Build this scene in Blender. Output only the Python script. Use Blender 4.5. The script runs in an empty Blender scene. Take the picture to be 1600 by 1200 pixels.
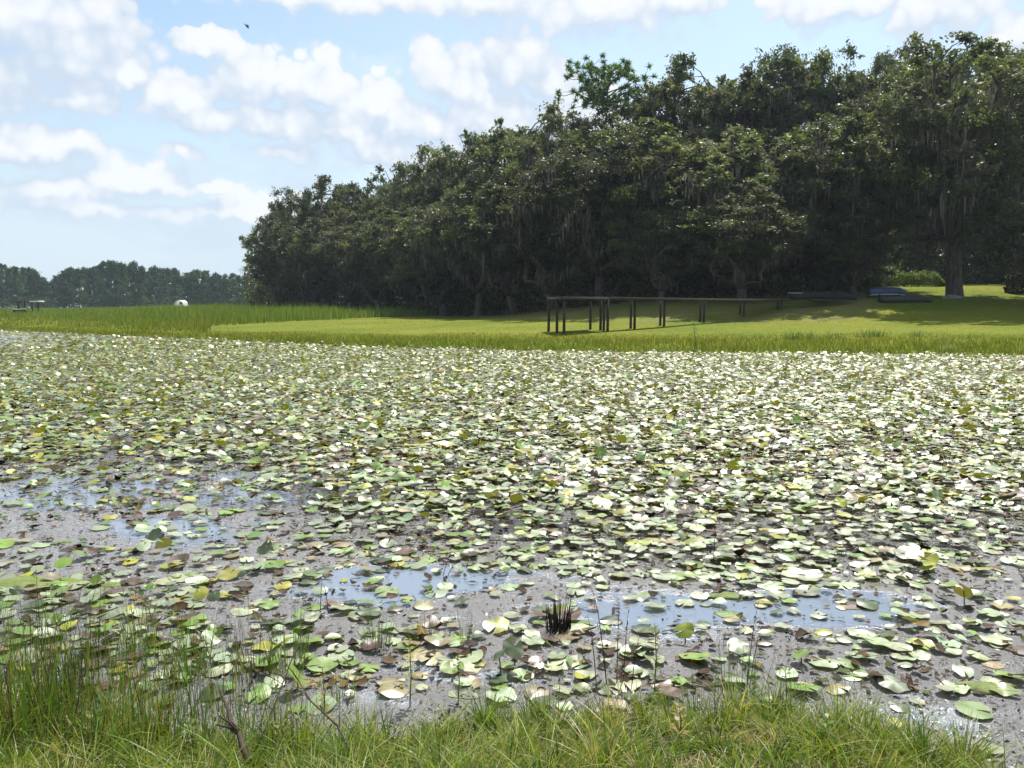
import bpy, math, random
import numpy as np
from mathutils import Vector, Matrix

rng = np.random.default_rng(11)
random.seed(11)
scene = bpy.context.scene
COL = scene.collection
PI = math.pi

# ---------------------------------------------------------------- camera geometry
CAMZ = 2.2
F = 1350.0
HZ = 478.0
PITCH = math.atan((600 - HZ) / F)
cp, sp = math.cos(PITCH), math.sin(PITCH)

def project(x, y, z):
    """photo pixel (1600 x 1200) of a world point"""
    z = z - CAMZ
    f = y * cp - z * sp
    u = y * sp + z * cp
    f = np.maximum(f, 1e-3)
    return 800 + F * x / f, 600 - F * u / f

def xdir(px, d):
    """world x of photo column px at forward distance d (near eye level)"""
    return (px - 800) / F * d * cp * 1.004

def ground_hit(px, py, z=0.0):
    dx, df, du = px - 800, F, 600 - py
    dy = df * cp + du * sp
    dz = -df * sp + du * cp
    t = (z - CAMZ) / dz
    return dx * t, dy * t

def ztop(py, d):
    return CAMZ + (HZ - py) * d / F

# ---------------------------------------------------------------- mesh helpers
def mesh_data(name, V, faces, mat, col=None, smooth=False):
    V = np.asarray(V, dtype=np.float32).reshape(-1, 3)
    faces = [np.asarray(f, dtype=np.int32) for f in faces if len(f)]
    lv = np.concatenate([f.ravel() for f in faces])
    tot = np.concatenate([np.full(len(f), f.shape[1], dtype=np.int32) for f in faces])
    st = np.concatenate([[0], np.cumsum(tot)[:-1]]).astype(np.int32)
    me = bpy.data.meshes.new(name)
    me.vertices.add(len(V)); me.vertices.foreach_set('co', V.ravel())
    me.loops.add(len(lv)); me.loops.foreach_set('vertex_index', lv)
    me.polygons.add(len(tot)); me.polygons.foreach_set('loop_start', st)
    if smooth:
        me.polygons.foreach_set('use_smooth', np.ones(len(tot), dtype=bool))
    me.update(calc_edges=True)
    if col is not None:
        c = np.ones((len(V), 4), dtype=np.float32); c[:, :3] = col
        a = me.attributes.new('Col', 'FLOAT_COLOR', 'POINT')
        a.data.foreach_set('color', c.ravel())
    if mat: me.materials.append(mat)
    return me

def link(name, me, parent=None, loc=None):
    o = bpy.data.objects.new(name, me)
    COL.objects.link(o)
    if parent is not None: o.parent = parent
    if loc is not None: o.location = loc
    return o

def tag(o, label=None, cat=None, group=None, kind=None):
    if label: o['label'] = label
    if cat: o['category'] = cat
    if group: o['group'] = group
    if kind: o['kind'] = kind
    return o

def empty(name, loc, rz=0.0):
    o = bpy.data.objects.new(name, None)
    o.empty_display_size = 0.2
    COL.objects.link(o); o.location = loc; o.rotation_euler = (0, 0, rz)
    return o

class MB:
    """collects shapes for one mesh"""
    def __init__(s): s.V = []; s.F = {}; s.C = []; s.n = 0
    def add(s, V, faces, col=None):
        V = np.asarray(V, dtype=np.float32).reshape(-1, 3)
        for f in faces:
            f = np.asarray(f, dtype=np.int32)
            if len(f): s.F.setdefault(f.shape[1], []).append(f + s.n)
        s.V.append(V); s.n += len(V)
        c = np.ones((len(V), 3), dtype=np.float32)
        if col is not None: c[:] = col
        s.C.append(c)
    def box(s, c, size, rz=0.0, col=None, M=None):
        x, y, z = [k / 2 for k in size]
        V = np.array([[-x,-y,-z],[x,-y,-z],[x,y,-z],[-x,y,-z],[-x,-y,z],[x,-y,z],[x,y,z],[-x,y,z]])
        if rz: V = V @ np.array([[math.cos(rz), math.sin(rz), 0], [-math.sin(rz), math.cos(rz), 0], [0,0,1]])
        if M is not None: V = V @ np.array(M).T
        V = V + np.array(c)
        s.add(V, [[[0,3,2,1],[4,5,6,7],[0,1,5,4],[1,2,6,5],[2,3,7,6],[3,0,4,7]]], col)
    def tube(s, pts, rad, sides=6, col=None, cap=True):
        pts = np.asarray(pts, dtype=float); n = len(pts)
        rad = np.broadcast_to(np.asarray(rad, dtype=float), (n,))
        t = np.gradient(pts, axis=0); t /= np.linalg.norm(t, axis=1)[:, None] + 1e-9
        ref = np.array([0.31, 0.87, 0.1]) if abs(t[0][2]) > .6 else np.array([0.05, 0.1, 1.0])
        a = np.cross(t, ref); a /= np.linalg.norm(a, axis=1)[:, None] + 1e-9
        b = np.cross(t, a)
        th = np.linspace(0, 2*PI, sides, endpoint=False)
        V = pts[:, None] + rad[:, None, None] * (np.cos(th)[None, :, None]*a[:, None] + np.sin(th)[None, :, None]*b[:, None])
        i = np.arange(n-1)[:, None]*sides; j = np.arange(sides)[None]; k = (np.arange(sides)+1) % sides
        q = np.stack([i+j, i+k[None], i+sides+k[None], i+sides+j], -1).reshape(-1, 4)
        fs = [q]
        if cap: fs += [np.arange(sides)[None, ::-1], (np.arange(sides)+(n-1)*sides)[None]]
        s.add(V.reshape(-1, 3), fs, col)
    def build(s, name, mat, parent=None, smooth=False, loc=None):
        me = s.data(name, mat, smooth)
        return link(name, me, parent, loc)
    def data(s, name, mat, smooth=False):
        return mesh_data(name, np.concatenate(s.V), [np.concatenate(f) for f in s.F.values()], mat, np.concatenate(s.C), smooth)

def unit(v): return v / (np.linalg.norm(v, axis=-1, keepdims=True) + 1e-9)

def leaf_quads(c, L, W, up=0.5):
    """rhombic leaf clumps at centres c, random orientation biased to face up"""
    n = len(c)
    nrm = rng.normal(size=(n, 3)); nrm[:, 2] = np.abs(nrm[:, 2]) + up; nrm = unit(nrm)
    a = unit(np.cross(nrm, rng.normal(size=(n, 3)))); b = np.cross(nrm, a)
    L = np.broadcast_to(L, (n,))[:, None]; W = np.broadcast_to(W, (n,))[:, None]
    k = rng.uniform(-.25, .25, (n, 1))
    V = np.stack([c - a*L, c + b*W + a*L*k, c + a*L, c - b*W - a*L*k], 1)
    return V.reshape(-1, 3), np.arange(4*n).reshape(n, 4)

def blades(base, h, w, bend, segs=3, lean=None, droop=.35):
    n = len(base)
    h = np.broadcast_to(h, (n,)); w = np.broadcast_to(w, (n,)); bend = np.broadcast_to(bend, (n,))
    if lean is None:
        th = rng.uniform(0, 2*PI, n); lean = np.stack([np.cos(th), np.sin(th), 0*th], 1)
    ph = rng.uniform(0, 2*PI, n); side = np.stack([np.cos(ph), np.sin(ph), 0*ph], 1)
    t = np.linspace(0, 1, segs+1)
    up = np.array([0, 0, 1.0])
    cen = base[:, None] + up*(h[:, None, None]*(t*(1-droop*bend[:, None]*t))[..., None]) + lean[:, None]*(bend*h)[:, None, None]*(t**1.8)[None, :, None]
    ww = (w[:, None]*((1-t)**.75*.95+.05)[None])[..., None]
    V = np.stack([cen - side[:, None]*ww/2, cen + side[:, None]*ww/2], 2)     # n, segs+1, 2, 3
    i = (np.arange(n)*(segs+1)*2)[:, None] + (np.arange(segs)*2)[None]
    q = np.stack([i, i+1, i+3, i+2], -1).reshape(-1, 4)
    return V.reshape(-1, 3), q, (segs+1)*2

# ---------------------------------------------------------------- material helpers
def newmat(name):
    m = bpy.data.materials.new(name); m.use_nodes = True
    nt = m.node_tree
    return m, nt, nt.nodes['Principled BSDF'], nt.nodes['Material Output']

def nd(nt, typ, **kw):
    n = nt.nodes.new(typ)
    for k, v in kw.items(): setattr(n, k, v)
    return n

def setin(n, **kw):
    for k, v in kw.items(): n.inputs[k.replace('_', ' ')].default_value = v
    return n

def leaf_mat(name, trans=.3, rough=.55, spec=.3, tint=(1.25, 1.35, .55), backcol=None, vary=0.0, coat=0.0):
    m, nt, b, out = newmat(name)
    at = nd(nt, 'ShaderNodeAttribute', attribute_name='Col')
    src = at.outputs['Color']
    if vary:
        oi = nd(nt, 'ShaderNodeObjectInfo')
        hs = nd(nt, 'ShaderNodeHueSaturation')
        mr = nd(nt, 'ShaderNodeMapRange'); setin(mr, To_Min=1-vary, To_Max=1+vary)
        nt.links.new(oi.outputs['Random'], mr.inputs['Value'])
        nt.links.new(mr.outputs[0], hs.inputs['Value'])
        nt.links.new(src, hs.inputs['Color']); src = hs.outputs['Color']
    if backcol:
        g = nd(nt, 'ShaderNodeNewGeometry')
        mx = nd(nt, 'ShaderNodeMix', data_type='RGBA'); mx.inputs[7].default_value = (*backcol, 1)
        nt.links.new(g.outputs['Backfacing'], mx.inputs[0]); nt.links.new(src, mx.inputs[6]); src = mx.outputs[2]
    nt.links.new(src, b.inputs['Base Color'])
    setin(b, Roughness=rough); b.inputs['Specular IOR Level'].default_value = spec
    if coat: b.inputs['Coat Weight'].default_value = coat; b.inputs['Coat Roughness'].default_value = .42; b.inputs['Coat IOR'].default_value = 1.6
    if trans:
        tr = nd(nt, 'ShaderNodeBsdfTranslucent')
        mu = nd(nt, 'ShaderNodeMix', data_type='RGBA', blend_type='MULTIPLY'); mu.inputs[0].default_value = 1
        mu.inputs[7].default_value = (*tint, 1)
        nt.links.new(src, mu.inputs[6]); nt.links.new(mu.outputs[2], tr.inputs['Color'])
        ms = nd(nt, 'ShaderNodeMixShader'); ms.inputs[0].default_value = trans
        nt.links.new(b.outputs[0], ms.inputs[1]); nt.links.new(tr.outputs[0], ms.inputs[2])
        nt.links.new(ms.outputs[0], out.inputs['Surface'])
    return m

def noisy_mat(name, c0, c1, scale=4.0, rough=.8, bump=.2, detail=6, stretch=(1,1,1), spec=.3, metallic=0):
    m, nt, b, out = newmat(name)
    tc = nd(nt, 'ShaderNodeTexCoord'); mp = nd(nt, 'ShaderNodeMapping'); mp.inputs['Scale'].default_value = stretch
    nz = nd(nt, 'ShaderNodeTexNoise'); setin(nz, Scale=scale, Detail=detail, Roughness=.6)
    cr = nd(nt, 'ShaderNodeValToRGB'); cr.color_ramp.elements[0].color = (*c0, 1); cr.color_ramp.elements[1].color = (*c1, 1)
    cr.color_ramp.elements[0].position = .32; cr.color_ramp.elements[1].position = .68
    nt.links.new(tc.outputs['Object'], mp.inputs[0]); nt.links.new(mp.outputs[0], nz.inputs['Vector'])
    nt.links.new(nz.outputs['Fac'], cr.inputs[0]); nt.links.new(cr.outputs[0], b.inputs['Base Color'])
    bp = nd(nt, 'ShaderNodeBump'); setin(bp, Strength=bump, Distance=.05)
    nt.links.new(nz.outputs['Fac'], bp.inputs['Height']); nt.links.new(bp.outputs[0], b.inputs['Normal'])
    setin(b, Roughness=rough, Metallic=metallic); b.inputs['Specular IOR Level'].default_value = spec
    return m

M_oakleaf = leaf_mat('oak_foliage', trans=.4, rough=.5, spec=.28, vary=.38)
M_farleaf = leaf_mat('far_foliage', trans=.2, rough=.8, spec=.05, vary=.18)
M_bark = noisy_mat('bark', (.045,.036,.03), (.13,.11,.095), 3, .9, .8, stretch=(2,2,.5))
M_palebark = noisy_mat('pale_bark', (.14,.13,.115), (.28,.26,.235), 5, .9, .5, stretch=(2,2,.5))
M_moss = leaf_mat('spanish_moss', trans=.22, rough=.9, spec=.1, tint=(1.05,1.0,.9))
M_grass = leaf_mat('grass_blades', trans=.38, rough=.45, spec=.28, tint=(1.2,1.3,.45))
M_lawn = leaf_mat('lawn_blades', trans=.35, rough=.8, spec=.06, tint=(1.2,1.3,.35))
M_dry = leaf_mat('dry_stems', trans=.0, rough=.8, spec=.2)
M_wood = noisy_mat('weathered_wood', (.07,.063,.056), (.17,.155,.135), 3, .85, .5, stretch=(1,1,.3))
M_postwood = noisy_mat('dark_post_wood', (.03,.026,.022), (.075,.065,.055), 4, .85, .5, stretch=(2,2,.4))
M_pad = leaf_mat('lily_pad_leaf', trans=.26, rough=.43, spec=.75, tint=(1.6,1.7,.3), backcol=(.13,.125,.025), coat=.36)
M_debris = leaf_mat('debris_flecks', trans=.0, rough=.7, spec=.15)
M_algae = noisy_mat('green_algae', (.09,.13,.025), (.17,.2,.05), 9, .7, .6)

# ---------------------------------------------------------------- terrain
_sh = [(1600,557),(1400,555),(1200,553),(1000,551),(800,548),(600,543),(400,535),(200,526),(0,516)]
_pts = [ground_hit(px, py) for px, py in _sh]
SX = np.array([-900, -110] + [p[0] for p in _pts][::-1] + [60, 900.0])
SY = np.array([420, 128] + [p[1] for p in _pts][::-1] + [34, 34.0])
NX = np.array([-60, -8, -2.6, -1.3, -.6, 0, .7, 1.3, 1.75, 2.1, 2.6, 6, 60])
NY = np.array([8, 5.5, 4.4, 4.15, 4.2, 4.35, 4.55, 4.5, 4.3, 4.0, 3.6, 3.3, 4.])

def sst(t):
    t = np.clip(t, 0, 1); return t*t*(3-2*t)

def wob(x, y, s, k=0):
    return (np.sin(x*s*1.13+y*s*.37+k)+np.sin(y*s*1.41-x*s*.53+2*k+1)+np.sin((x+y)*s*.71+3*k+2)+np.sin((x-y)*s*1.9+k*5))/4

def shore_s(x, y):
    s = y - np.interp(x, SX, SY)
    return s*np.where(x < -5, .82, 1.0)

def terrain(x, y):
    x = np.asarray(x, float); y = np.asarray(y, float)
    s = shore_s(x, y) + .35*wob(x, y, .9)
    R = np.interp(s, [-3,-.6,0,3,10,27,36,45,60,80,150,900], [-.6,-.15,0,.3,.65,1.1,2.5,3.4,4.3,5.0,6,6])
    L = np.interp(s, [-3,-.6,0,3,10,25,60,120,250,900], [-.6,-.15,0,.25,.55,.8,1.05,.9,.35,.3])
    w = sst((x+5)/25)
    far = R*w + L*(1-w) + np.where(s > 2, .05*wob(x, y, .35), 0)
    q = np.interp(x, NX, NY) - y + .1*wob(x, y, 4)
    near = np.interp(q, [-2,-.5,0,.5,1.5,4,30], [-.6,-.1,0,.08,.28,.55,.8]) + .015*wob(x, y, 9)
    return np.where(y < 20, near, far)

gx = np.unique(np.concatenate([np.linspace(-900,-130,40), np.linspace(-130,-60,50), np.linspace(-60,70,200), np.linspace(-5,5,80), np.linspace(70,160,40), np.linspace(160,900,30)]))
gy = np.unique(np.concatenate([np.linspace(-60,-2,15), np.linspace(-2,8,70), np.linspace(8,34,14), np.linspace(34,130,170), np.linspace(130,260,60), np.linspace(260,900,50)]))
GX, GY = np.meshgrid(gx, gy)
GZ = terrain(GX, GY)
nx, ny = len(gx), len(gy)
ii = (np.arange(ny-1)[:, None]*nx + np.arange(nx-1)[None]).ravel()

def ground_mat():
    m, nt, b, out = newmat('lawn_and_soil')
    N = nt.nodes; L = nt.links
    tc = nd(nt, 'ShaderNodeTexCoord')
    n1 = nd(nt, 'ShaderNodeTexNoise'); setin(n1, Scale=.12, Detail=5, Roughness=.6)
    n2 = nd(nt, 'ShaderNodeTexNoise'); setin(n2, Scale=2.2, Detail=6, Roughness=.7)
    L.new(tc.outputs['Object'], n1.inputs['Vector']); L.new(tc.outputs['Object'], n2.inputs['Vector'])
    c1 = nd(nt, 'ShaderNodeValToRGB')
    c1.color_ramp.elements[0].color = (.105,.145,.018,1); c1.color_ramp.elements[0].position = .35
    c1.color_ramp.elements[1].color = (.17,.175,.026,1); c1.color_ramp.elements[1].position = .65
    L.new(n1.outputs['Fac'], c1.inputs[0])
    c2 = nd(nt, 'ShaderNodeValToRGB')
    c2.color_ramp.elements[0].color = (.72,.72,.65,1); c2.color_ramp.elements[0].position = .3
    c2.color_ramp.elements[1].color = (1.2,1.2,1.15,1); c2.color_ramp.elements[1].position = .7
    L.new(n2.outputs['Fac'], c2.inputs[0])
    mu = nd(nt, 'ShaderNodeMix', data_type='RGBA', blend_type='MULTIPLY'); mu.inputs[0].default_value = 1
    L.new(c1.outputs[0], mu.inputs[6]); L.new(c2.outputs[0], mu.inputs[7])
    # zone attribute: 0 lawn, 1 mud / painted sun dapple / leaf litter
    at = nd(nt, 'ShaderNodeAttribute', attribute_name='Col')
    sp_ = nd(nt, 'ShaderNodeSeparateColor'); L.new(at.outputs['Color'], sp_.inputs[0])
    mud = nd(nt, 'ShaderNodeMix', data_type='RGBA'); mud.inputs[7].default_value = (.075,.058,.042,1)
    L.new(sp_.outputs[0], mud.inputs[0]); L.new(mu.outputs[2], mud.inputs[6])
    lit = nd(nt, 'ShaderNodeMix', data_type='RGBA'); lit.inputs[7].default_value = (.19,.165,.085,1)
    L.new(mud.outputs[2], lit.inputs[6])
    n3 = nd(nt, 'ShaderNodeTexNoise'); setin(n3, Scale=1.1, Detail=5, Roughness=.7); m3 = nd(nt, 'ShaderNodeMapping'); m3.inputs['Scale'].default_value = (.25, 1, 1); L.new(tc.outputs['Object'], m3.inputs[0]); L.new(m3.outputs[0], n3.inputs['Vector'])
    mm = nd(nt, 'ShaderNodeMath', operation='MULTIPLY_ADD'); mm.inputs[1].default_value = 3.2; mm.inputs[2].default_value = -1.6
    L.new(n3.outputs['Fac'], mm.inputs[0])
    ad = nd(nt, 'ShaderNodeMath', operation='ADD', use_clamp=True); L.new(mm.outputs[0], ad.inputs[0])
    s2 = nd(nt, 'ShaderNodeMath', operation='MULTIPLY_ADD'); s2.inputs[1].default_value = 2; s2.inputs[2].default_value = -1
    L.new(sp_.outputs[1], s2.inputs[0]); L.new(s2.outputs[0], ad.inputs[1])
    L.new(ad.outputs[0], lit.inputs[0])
    L.new(lit.outputs[2], b.inputs['Base Color'])
    bp = nd(nt, 'ShaderNodeBump'); setin(bp, Strength=.5, Distance=.06); L.new(n2.outputs['Fac'], bp.inputs['Height']); L.new(bp.outputs[0], b.inputs['Normal'])
    setin(b, Roughness=.9); b.inputs['Specular IOR Level'].default_value = .04
    return m

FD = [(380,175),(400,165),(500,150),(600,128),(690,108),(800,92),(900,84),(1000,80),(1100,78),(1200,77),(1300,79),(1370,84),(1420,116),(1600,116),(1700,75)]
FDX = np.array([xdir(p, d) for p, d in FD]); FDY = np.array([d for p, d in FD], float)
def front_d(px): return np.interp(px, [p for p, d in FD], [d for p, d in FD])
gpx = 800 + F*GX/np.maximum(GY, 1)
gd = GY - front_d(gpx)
litter_dapple = np.where((GY > 60) & (gpx > 390), sst((gd+5)/8), 0)
# sun dapple in the oak shade beside the dock, painted as tan streaks
litter_dapple = np.maximum(litter_dapple, np.where((gpx > 760) & (GY > 60) & (GY < 90), .70*sst((gd+24)/12), 0))
mudz = np.where(GZ < .05, 1.0, 0.0)
near_b = (GY < 20) & (GZ > -.05)
mudz = np.where(near_b, .9, mudz)
gc = np.stack([mudz.ravel(), litter_dapple.ravel(), 0*mudz.ravel()], 1)
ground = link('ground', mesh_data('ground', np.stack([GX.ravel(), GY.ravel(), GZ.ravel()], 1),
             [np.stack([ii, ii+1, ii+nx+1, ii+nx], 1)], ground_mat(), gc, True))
tag(ground, kind='structure')

DY = [500,530,545,570,640,700,745,790,830,870,910,960,1000,1040,1080,1120,1220]
DG = np.array([
 [.45,.6,.8,.8,.8,.7,.7,.7,.7],
 [.12,.5,.9,.75,.85,.85,.85,.85,.85],
 [.45,.88,.95,.95,.95,.95,.95,.95,.95],
 [.8,.85,.9,.95,1,1,1,1,1],
 [.95]*9,
 [.75,.75,.8,.95,.95,.95,.95,.95,.95],
 [.4,.35,.42,.85,.9,.92,.92,.95,.95],
 [.28,.42,.45,.75,.75,.85,.85,.9,.85],
 [.25,.13,.3,.6,.65,.78,.7,.85,.6],
 [.2,.3,.28,.4,.42,.62,.7,.62,.4],
 [.35,.4,.26,.15,.2,.32,.32,.28,.15],
 [.5,.45,.3,.2,.12,.12,.16,.22,.22],
 [.4,.45,.36,.36,.28,.25,.22,.45,.4],
 [.3,.35,.42,.42,.36,.32,.32,.32,.26],
 [.2,.3,.32,.28,.28,.26,.2,.18,.1],
 [.1,.15,.15,.15,.15,.1,.1,.08,.06],
 [.05]*9])
PXG = np.arange(0, 1601, 200)
def dens(px, py):
    px = np.clip(px, 0, 1600); py = np.clip(py, 500, 1220)
    r = np.interp(py, DY, np.arange(len(DY))); c = px/200
    r0 = np.clip(np.floor(r).astype(int), 0, len(DY)-2); c0 = np.clip(np.floor(c).astype(int), 0, 7)
    fr = r-r0; fc = c-c0
    return (DG[r0, c0]*(1-fc)+DG[r0, c0+1]*fc)*(1-fr)+(DG[r0+1, c0]*(1-fc)+DG[r0+1, c0+1]*fc)*fr

# ---------------------------------------------------------------- water
def water_mat():
    m, nt, b, out = newmat('pond_water')
    L = nt.links
    tc = nd(nt, 'ShaderNodeTexCoord')
    at = nd(nt, 'ShaderNodeAttribute', attribute_name='Col')
    sc_ = nd(nt, 'ShaderNodeSeparateColor'); L.new(at.outputs['Color'], sc_.inputs[0])
    big = nd(nt, 'ShaderNodeTexNoise'); setin(big, Scale=1.3, Detail=7, Roughness=.68)
    mp = nd(nt, 'ShaderNodeMapping'); mp.inputs['Scale'].default_value = (.55, 1.3, 1)
    L.new(tc.outputs['Object'], mp.inputs[0]); L.new(mp.outputs[0], big.inputs['Vector'])
    # scum cover = noise + painted zone
    a0 = nd(nt, 'ShaderNodeMath', operation='MULTIPLY_ADD'); a0.inputs[1].default_value = 1.7; a0.inputs[2].default_value = -.35; L.new(big.outputs['Fac'], a0.inputs[0])
    a1 = nd(nt, 'ShaderNodeMath', operation='ADD'); L.new(a0.outputs[0], a1.inputs[0]); L.new(sc_.outputs[0], a1.inputs[1])
    mr = nd(nt, 'ShaderNodeMapRange', interpolation_type='SMOOTHSTEP'); setin(mr, From_Min=.88, From_Max=1.12)
    L.new(a1.outputs[0], mr.inputs['Value'])
    fine = nd(nt, 'ShaderNodeTexNoise'); setin(fine, Scale=75, Detail=4, Roughness=.75)
    L.new(tc.outputs['Object'], fine.inputs['Vector'])
    mid = nd(nt, 'ShaderNodeTexNoise'); setin(mid, Scale=9, Detail=5, Roughness=.7)
    L.new(tc.outputs['Object'], mid.inputs['Vector'])
    cr = nd(nt, 'ShaderNodeValToRGB')
    cr.color_ramp.elements[0].color = (.07,.068,.07,1); cr.color_ramp.elements[0].position = .28
    cr.color_ramp.elements[1].color = (.22,.215,.22,1); cr.color_ramp.elements[1].position = .70
    L.new(fine.outputs['Fac'], cr.inputs[0])
    mx = nd(nt, 'ShaderNodeMix', data_type='RGBA'); mx.inputs[6].default_value = (.17,.21,.27,1)
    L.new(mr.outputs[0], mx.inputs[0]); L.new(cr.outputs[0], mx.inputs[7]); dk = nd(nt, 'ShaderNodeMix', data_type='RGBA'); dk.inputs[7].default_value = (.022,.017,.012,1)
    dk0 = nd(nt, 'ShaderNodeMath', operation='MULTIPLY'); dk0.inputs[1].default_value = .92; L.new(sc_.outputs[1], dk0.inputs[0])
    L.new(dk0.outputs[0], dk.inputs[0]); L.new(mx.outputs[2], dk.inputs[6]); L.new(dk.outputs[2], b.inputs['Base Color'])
    rr = nd(nt, 'ShaderNodeMapRange'); setin(rr, To_Min=.12, To_Max=.28); L.new(mr.outputs[0], rr.inputs['Value']); L.new(rr.outputs[0], b.inputs['Roughness'])
    h = nd(nt, 'ShaderNodeMath', operation='MULTIPLY'); L.new(fine.outputs['Fac'], h.inputs[0]); L.new(mr.outputs[0], h.inputs[1])
    h2 = nd(nt, 'ShaderNodeMath', operation='MULTIPLY_ADD'); h2.inputs[1].default_value = .4; L.new(mid.outputs['Fac'], h2.inputs[0]); L.new(h.outputs[0], h2.inputs[2])
    bp = nd(nt, 'ShaderNodeBump'); setin(bp, Strength=.9, Distance=.013); L.new(h2.outputs[0], bp.inputs['Height']); L.new(bp.outputs[0], b.inputs['Normal'])
    setin(b, IOR=1.45); b.inputs['Specular IOR Level'].default_value = 1.0
    return m

wx = np.unique(np.concatenate([np.linspace(-900,-60,20), np.linspace(-60,40,160), np.linspace(-8,8,120), np.linspace(40,900,12)]))
wy = np.unique(np.concatenate([np.linspace(-40,3,8), np.linspace(3,14,120), np.linspace(14,140,90), np.linspace(140,430,12)]))
WX, WY = np.meshgrid(wx, wy)
wpx, wpy = project(WX, np.maximum(WY, .5), 0*WX)
OPEN = [(270,830,90,22,.55),(90,770,150,28,.5),(430,770,180,25,.45),(640,905,160,28,.5),(1000,960,170,32,.5),(1290,955,170,24,.5),(860,825,120,16,.4),(1260,925,120,10,.35),(560,930,120,20,.35)]
cover = np.full(WX.shape, .72)
for cx, cy, sx_, sy_, am in OPEN:
    cover -= am*np.exp(-((wpx-cx)/sx_)**2-((wpy-cy)/sy_)**2)
dark = np.clip((dens(wpx, wpy)-.35)/.35, 0, 1)*(wpy > 500)*(wpx > -400)*(wpx < 2000)  # clear dark water, plus the shade between crowded pads painted in
wnx = len(wx); jj = (np.arange(len(wy)-1)[:, None]*wnx + np.arange(wnx-1)[None]).ravel()
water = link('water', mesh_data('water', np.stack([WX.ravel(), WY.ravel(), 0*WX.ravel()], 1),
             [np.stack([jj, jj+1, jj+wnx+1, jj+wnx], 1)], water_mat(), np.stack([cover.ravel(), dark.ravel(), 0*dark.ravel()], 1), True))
tag(water, kind='structure')

# ---------------------------------------------------------------- lily pads
def sample_pads():
    P = []
    cell = .128
    for y0, y1, ce in ((3.2, 45, cell), (45, 95, .165)):
        ys_ = np.arange(y0, y1, ce)
        half = .66*y1 + 2
        xs_ = np.arange(-half, half, ce)
        X, Y = np.meshgrid(xs_, ys_)
        X = X.ravel() + rng.uniform(-.5, .5, X.size)*ce; Y = Y.ravel() + rng.uniform(-.5, .5, Y.size)*ce
        px, py = project(X, Y, 0*X)
        k = (np.abs(X) < .62*Y+2.4) & (py < 1230)
        X, Y, px, py = X[k], Y[k], px[k], py[k]
        clump = .5+.5*wob(X, Y, 2.4, 3)*.9+.35*wob(X, Y, 6.5, 5)
        D = dens(px, py)
        D = np.where((py > 850) & (py < 1120), np.clip(D*2.0, 0, .88), D)
        prob = np.clip(D*1.06 + (clump-.5)*.75*(D < .85)*(D > .02), 0, 1)*np.where(D < .6, .85, 1.)
        k = rng.random(len(X)) < prob
        s = shore_s(X, Y); q = np.interp(X, NX, NY)-Y
        k &= (s < .3+.6*rng.random(len(X))) & (q < -.02)
        P.append(np.stack([X[k], Y[k], np.full(k.sum(), ce)], 1))
    return np.concatenate(P)
PP = sample_pads()
NP = len(PP)
prad = np.clip(rng.lognormal(math.log(.074), .36, NP), .03, .115)*np.where(PP[:, 2] > .15, 1.45, 1)*np.where(PP[:, 1] < 9, .84, 1)
CLS = np.clip(rng.random(NP)+.13*wob(PP[:, 0], PP[:, 1], .55, 2)+.12*wob(PP[:, 0], PP[:, 1], 1.7, 4), 0, .999)
# colour classes: 0 silvery green, 1 fresh green, 2 olive yellow, 3 dark green, 4 rust-edged, 5 brown
pcls = np.select([CLS < .38, CLS < .57, CLS < .75, CLS < .84, CLS < .90], [0,1,2,3,4], 5)
BASE = np.array([[.29,.345,.20],[.15,.26,.03],[.32,.32,.022],[.045,.08,.018],[.27,.23,.10],[.085,.04,.016]])
pcls = np.where((PP[:, 1] < 9.5) & np.isin(pcls, [2]) & (rng.random(NP) < .6), 0, pcls)
pcol = BASE[pcls]*rng.lognormal(0, .2, (NP, 1))*rng.lognormal(0, .05, (NP, 3))
po = rng.random(NP)
ppose = np.where(np.isin(pcls, [1,2,3]), np.select([po < .34, po < .88], [0,1], 2), np.select([po < .48, po < .965], [0,1], 2))   # 0 flat, 1 tilted, 2 raised
prad = np.where(ppose == 2, prad*.78, prad)
ptilt = np.select([ppose == 0, ppose == 1], [np.abs(rng.normal(0, .05, NP)), np.where(PP[:, 1] < 9, .65, 1.)*rng.uniform(.10, .36, NP)], rng.uniform(.35, .95, NP))
pz = .008 + rng.uniform(0, .02, NP) + np.select([ppose == 0, ppose == 1], [0, prad*np.sin(ptilt)*.75], prad*np.sin(ptilt)*.8+rng.uniform(.02, .1, NP))
_px, _py = project(PP[:, 0], PP[:, 1], 0*PP[:, 0])
pz = pz + rng.uniform(0, .05, NP)*(dens(_px, _py) > .55)*(PP[:, 1] < 40)
paz = rng.uniform(0, 2*PI, NP)
pyaw = rng.uniform(0, 2*PI, NP)

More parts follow.
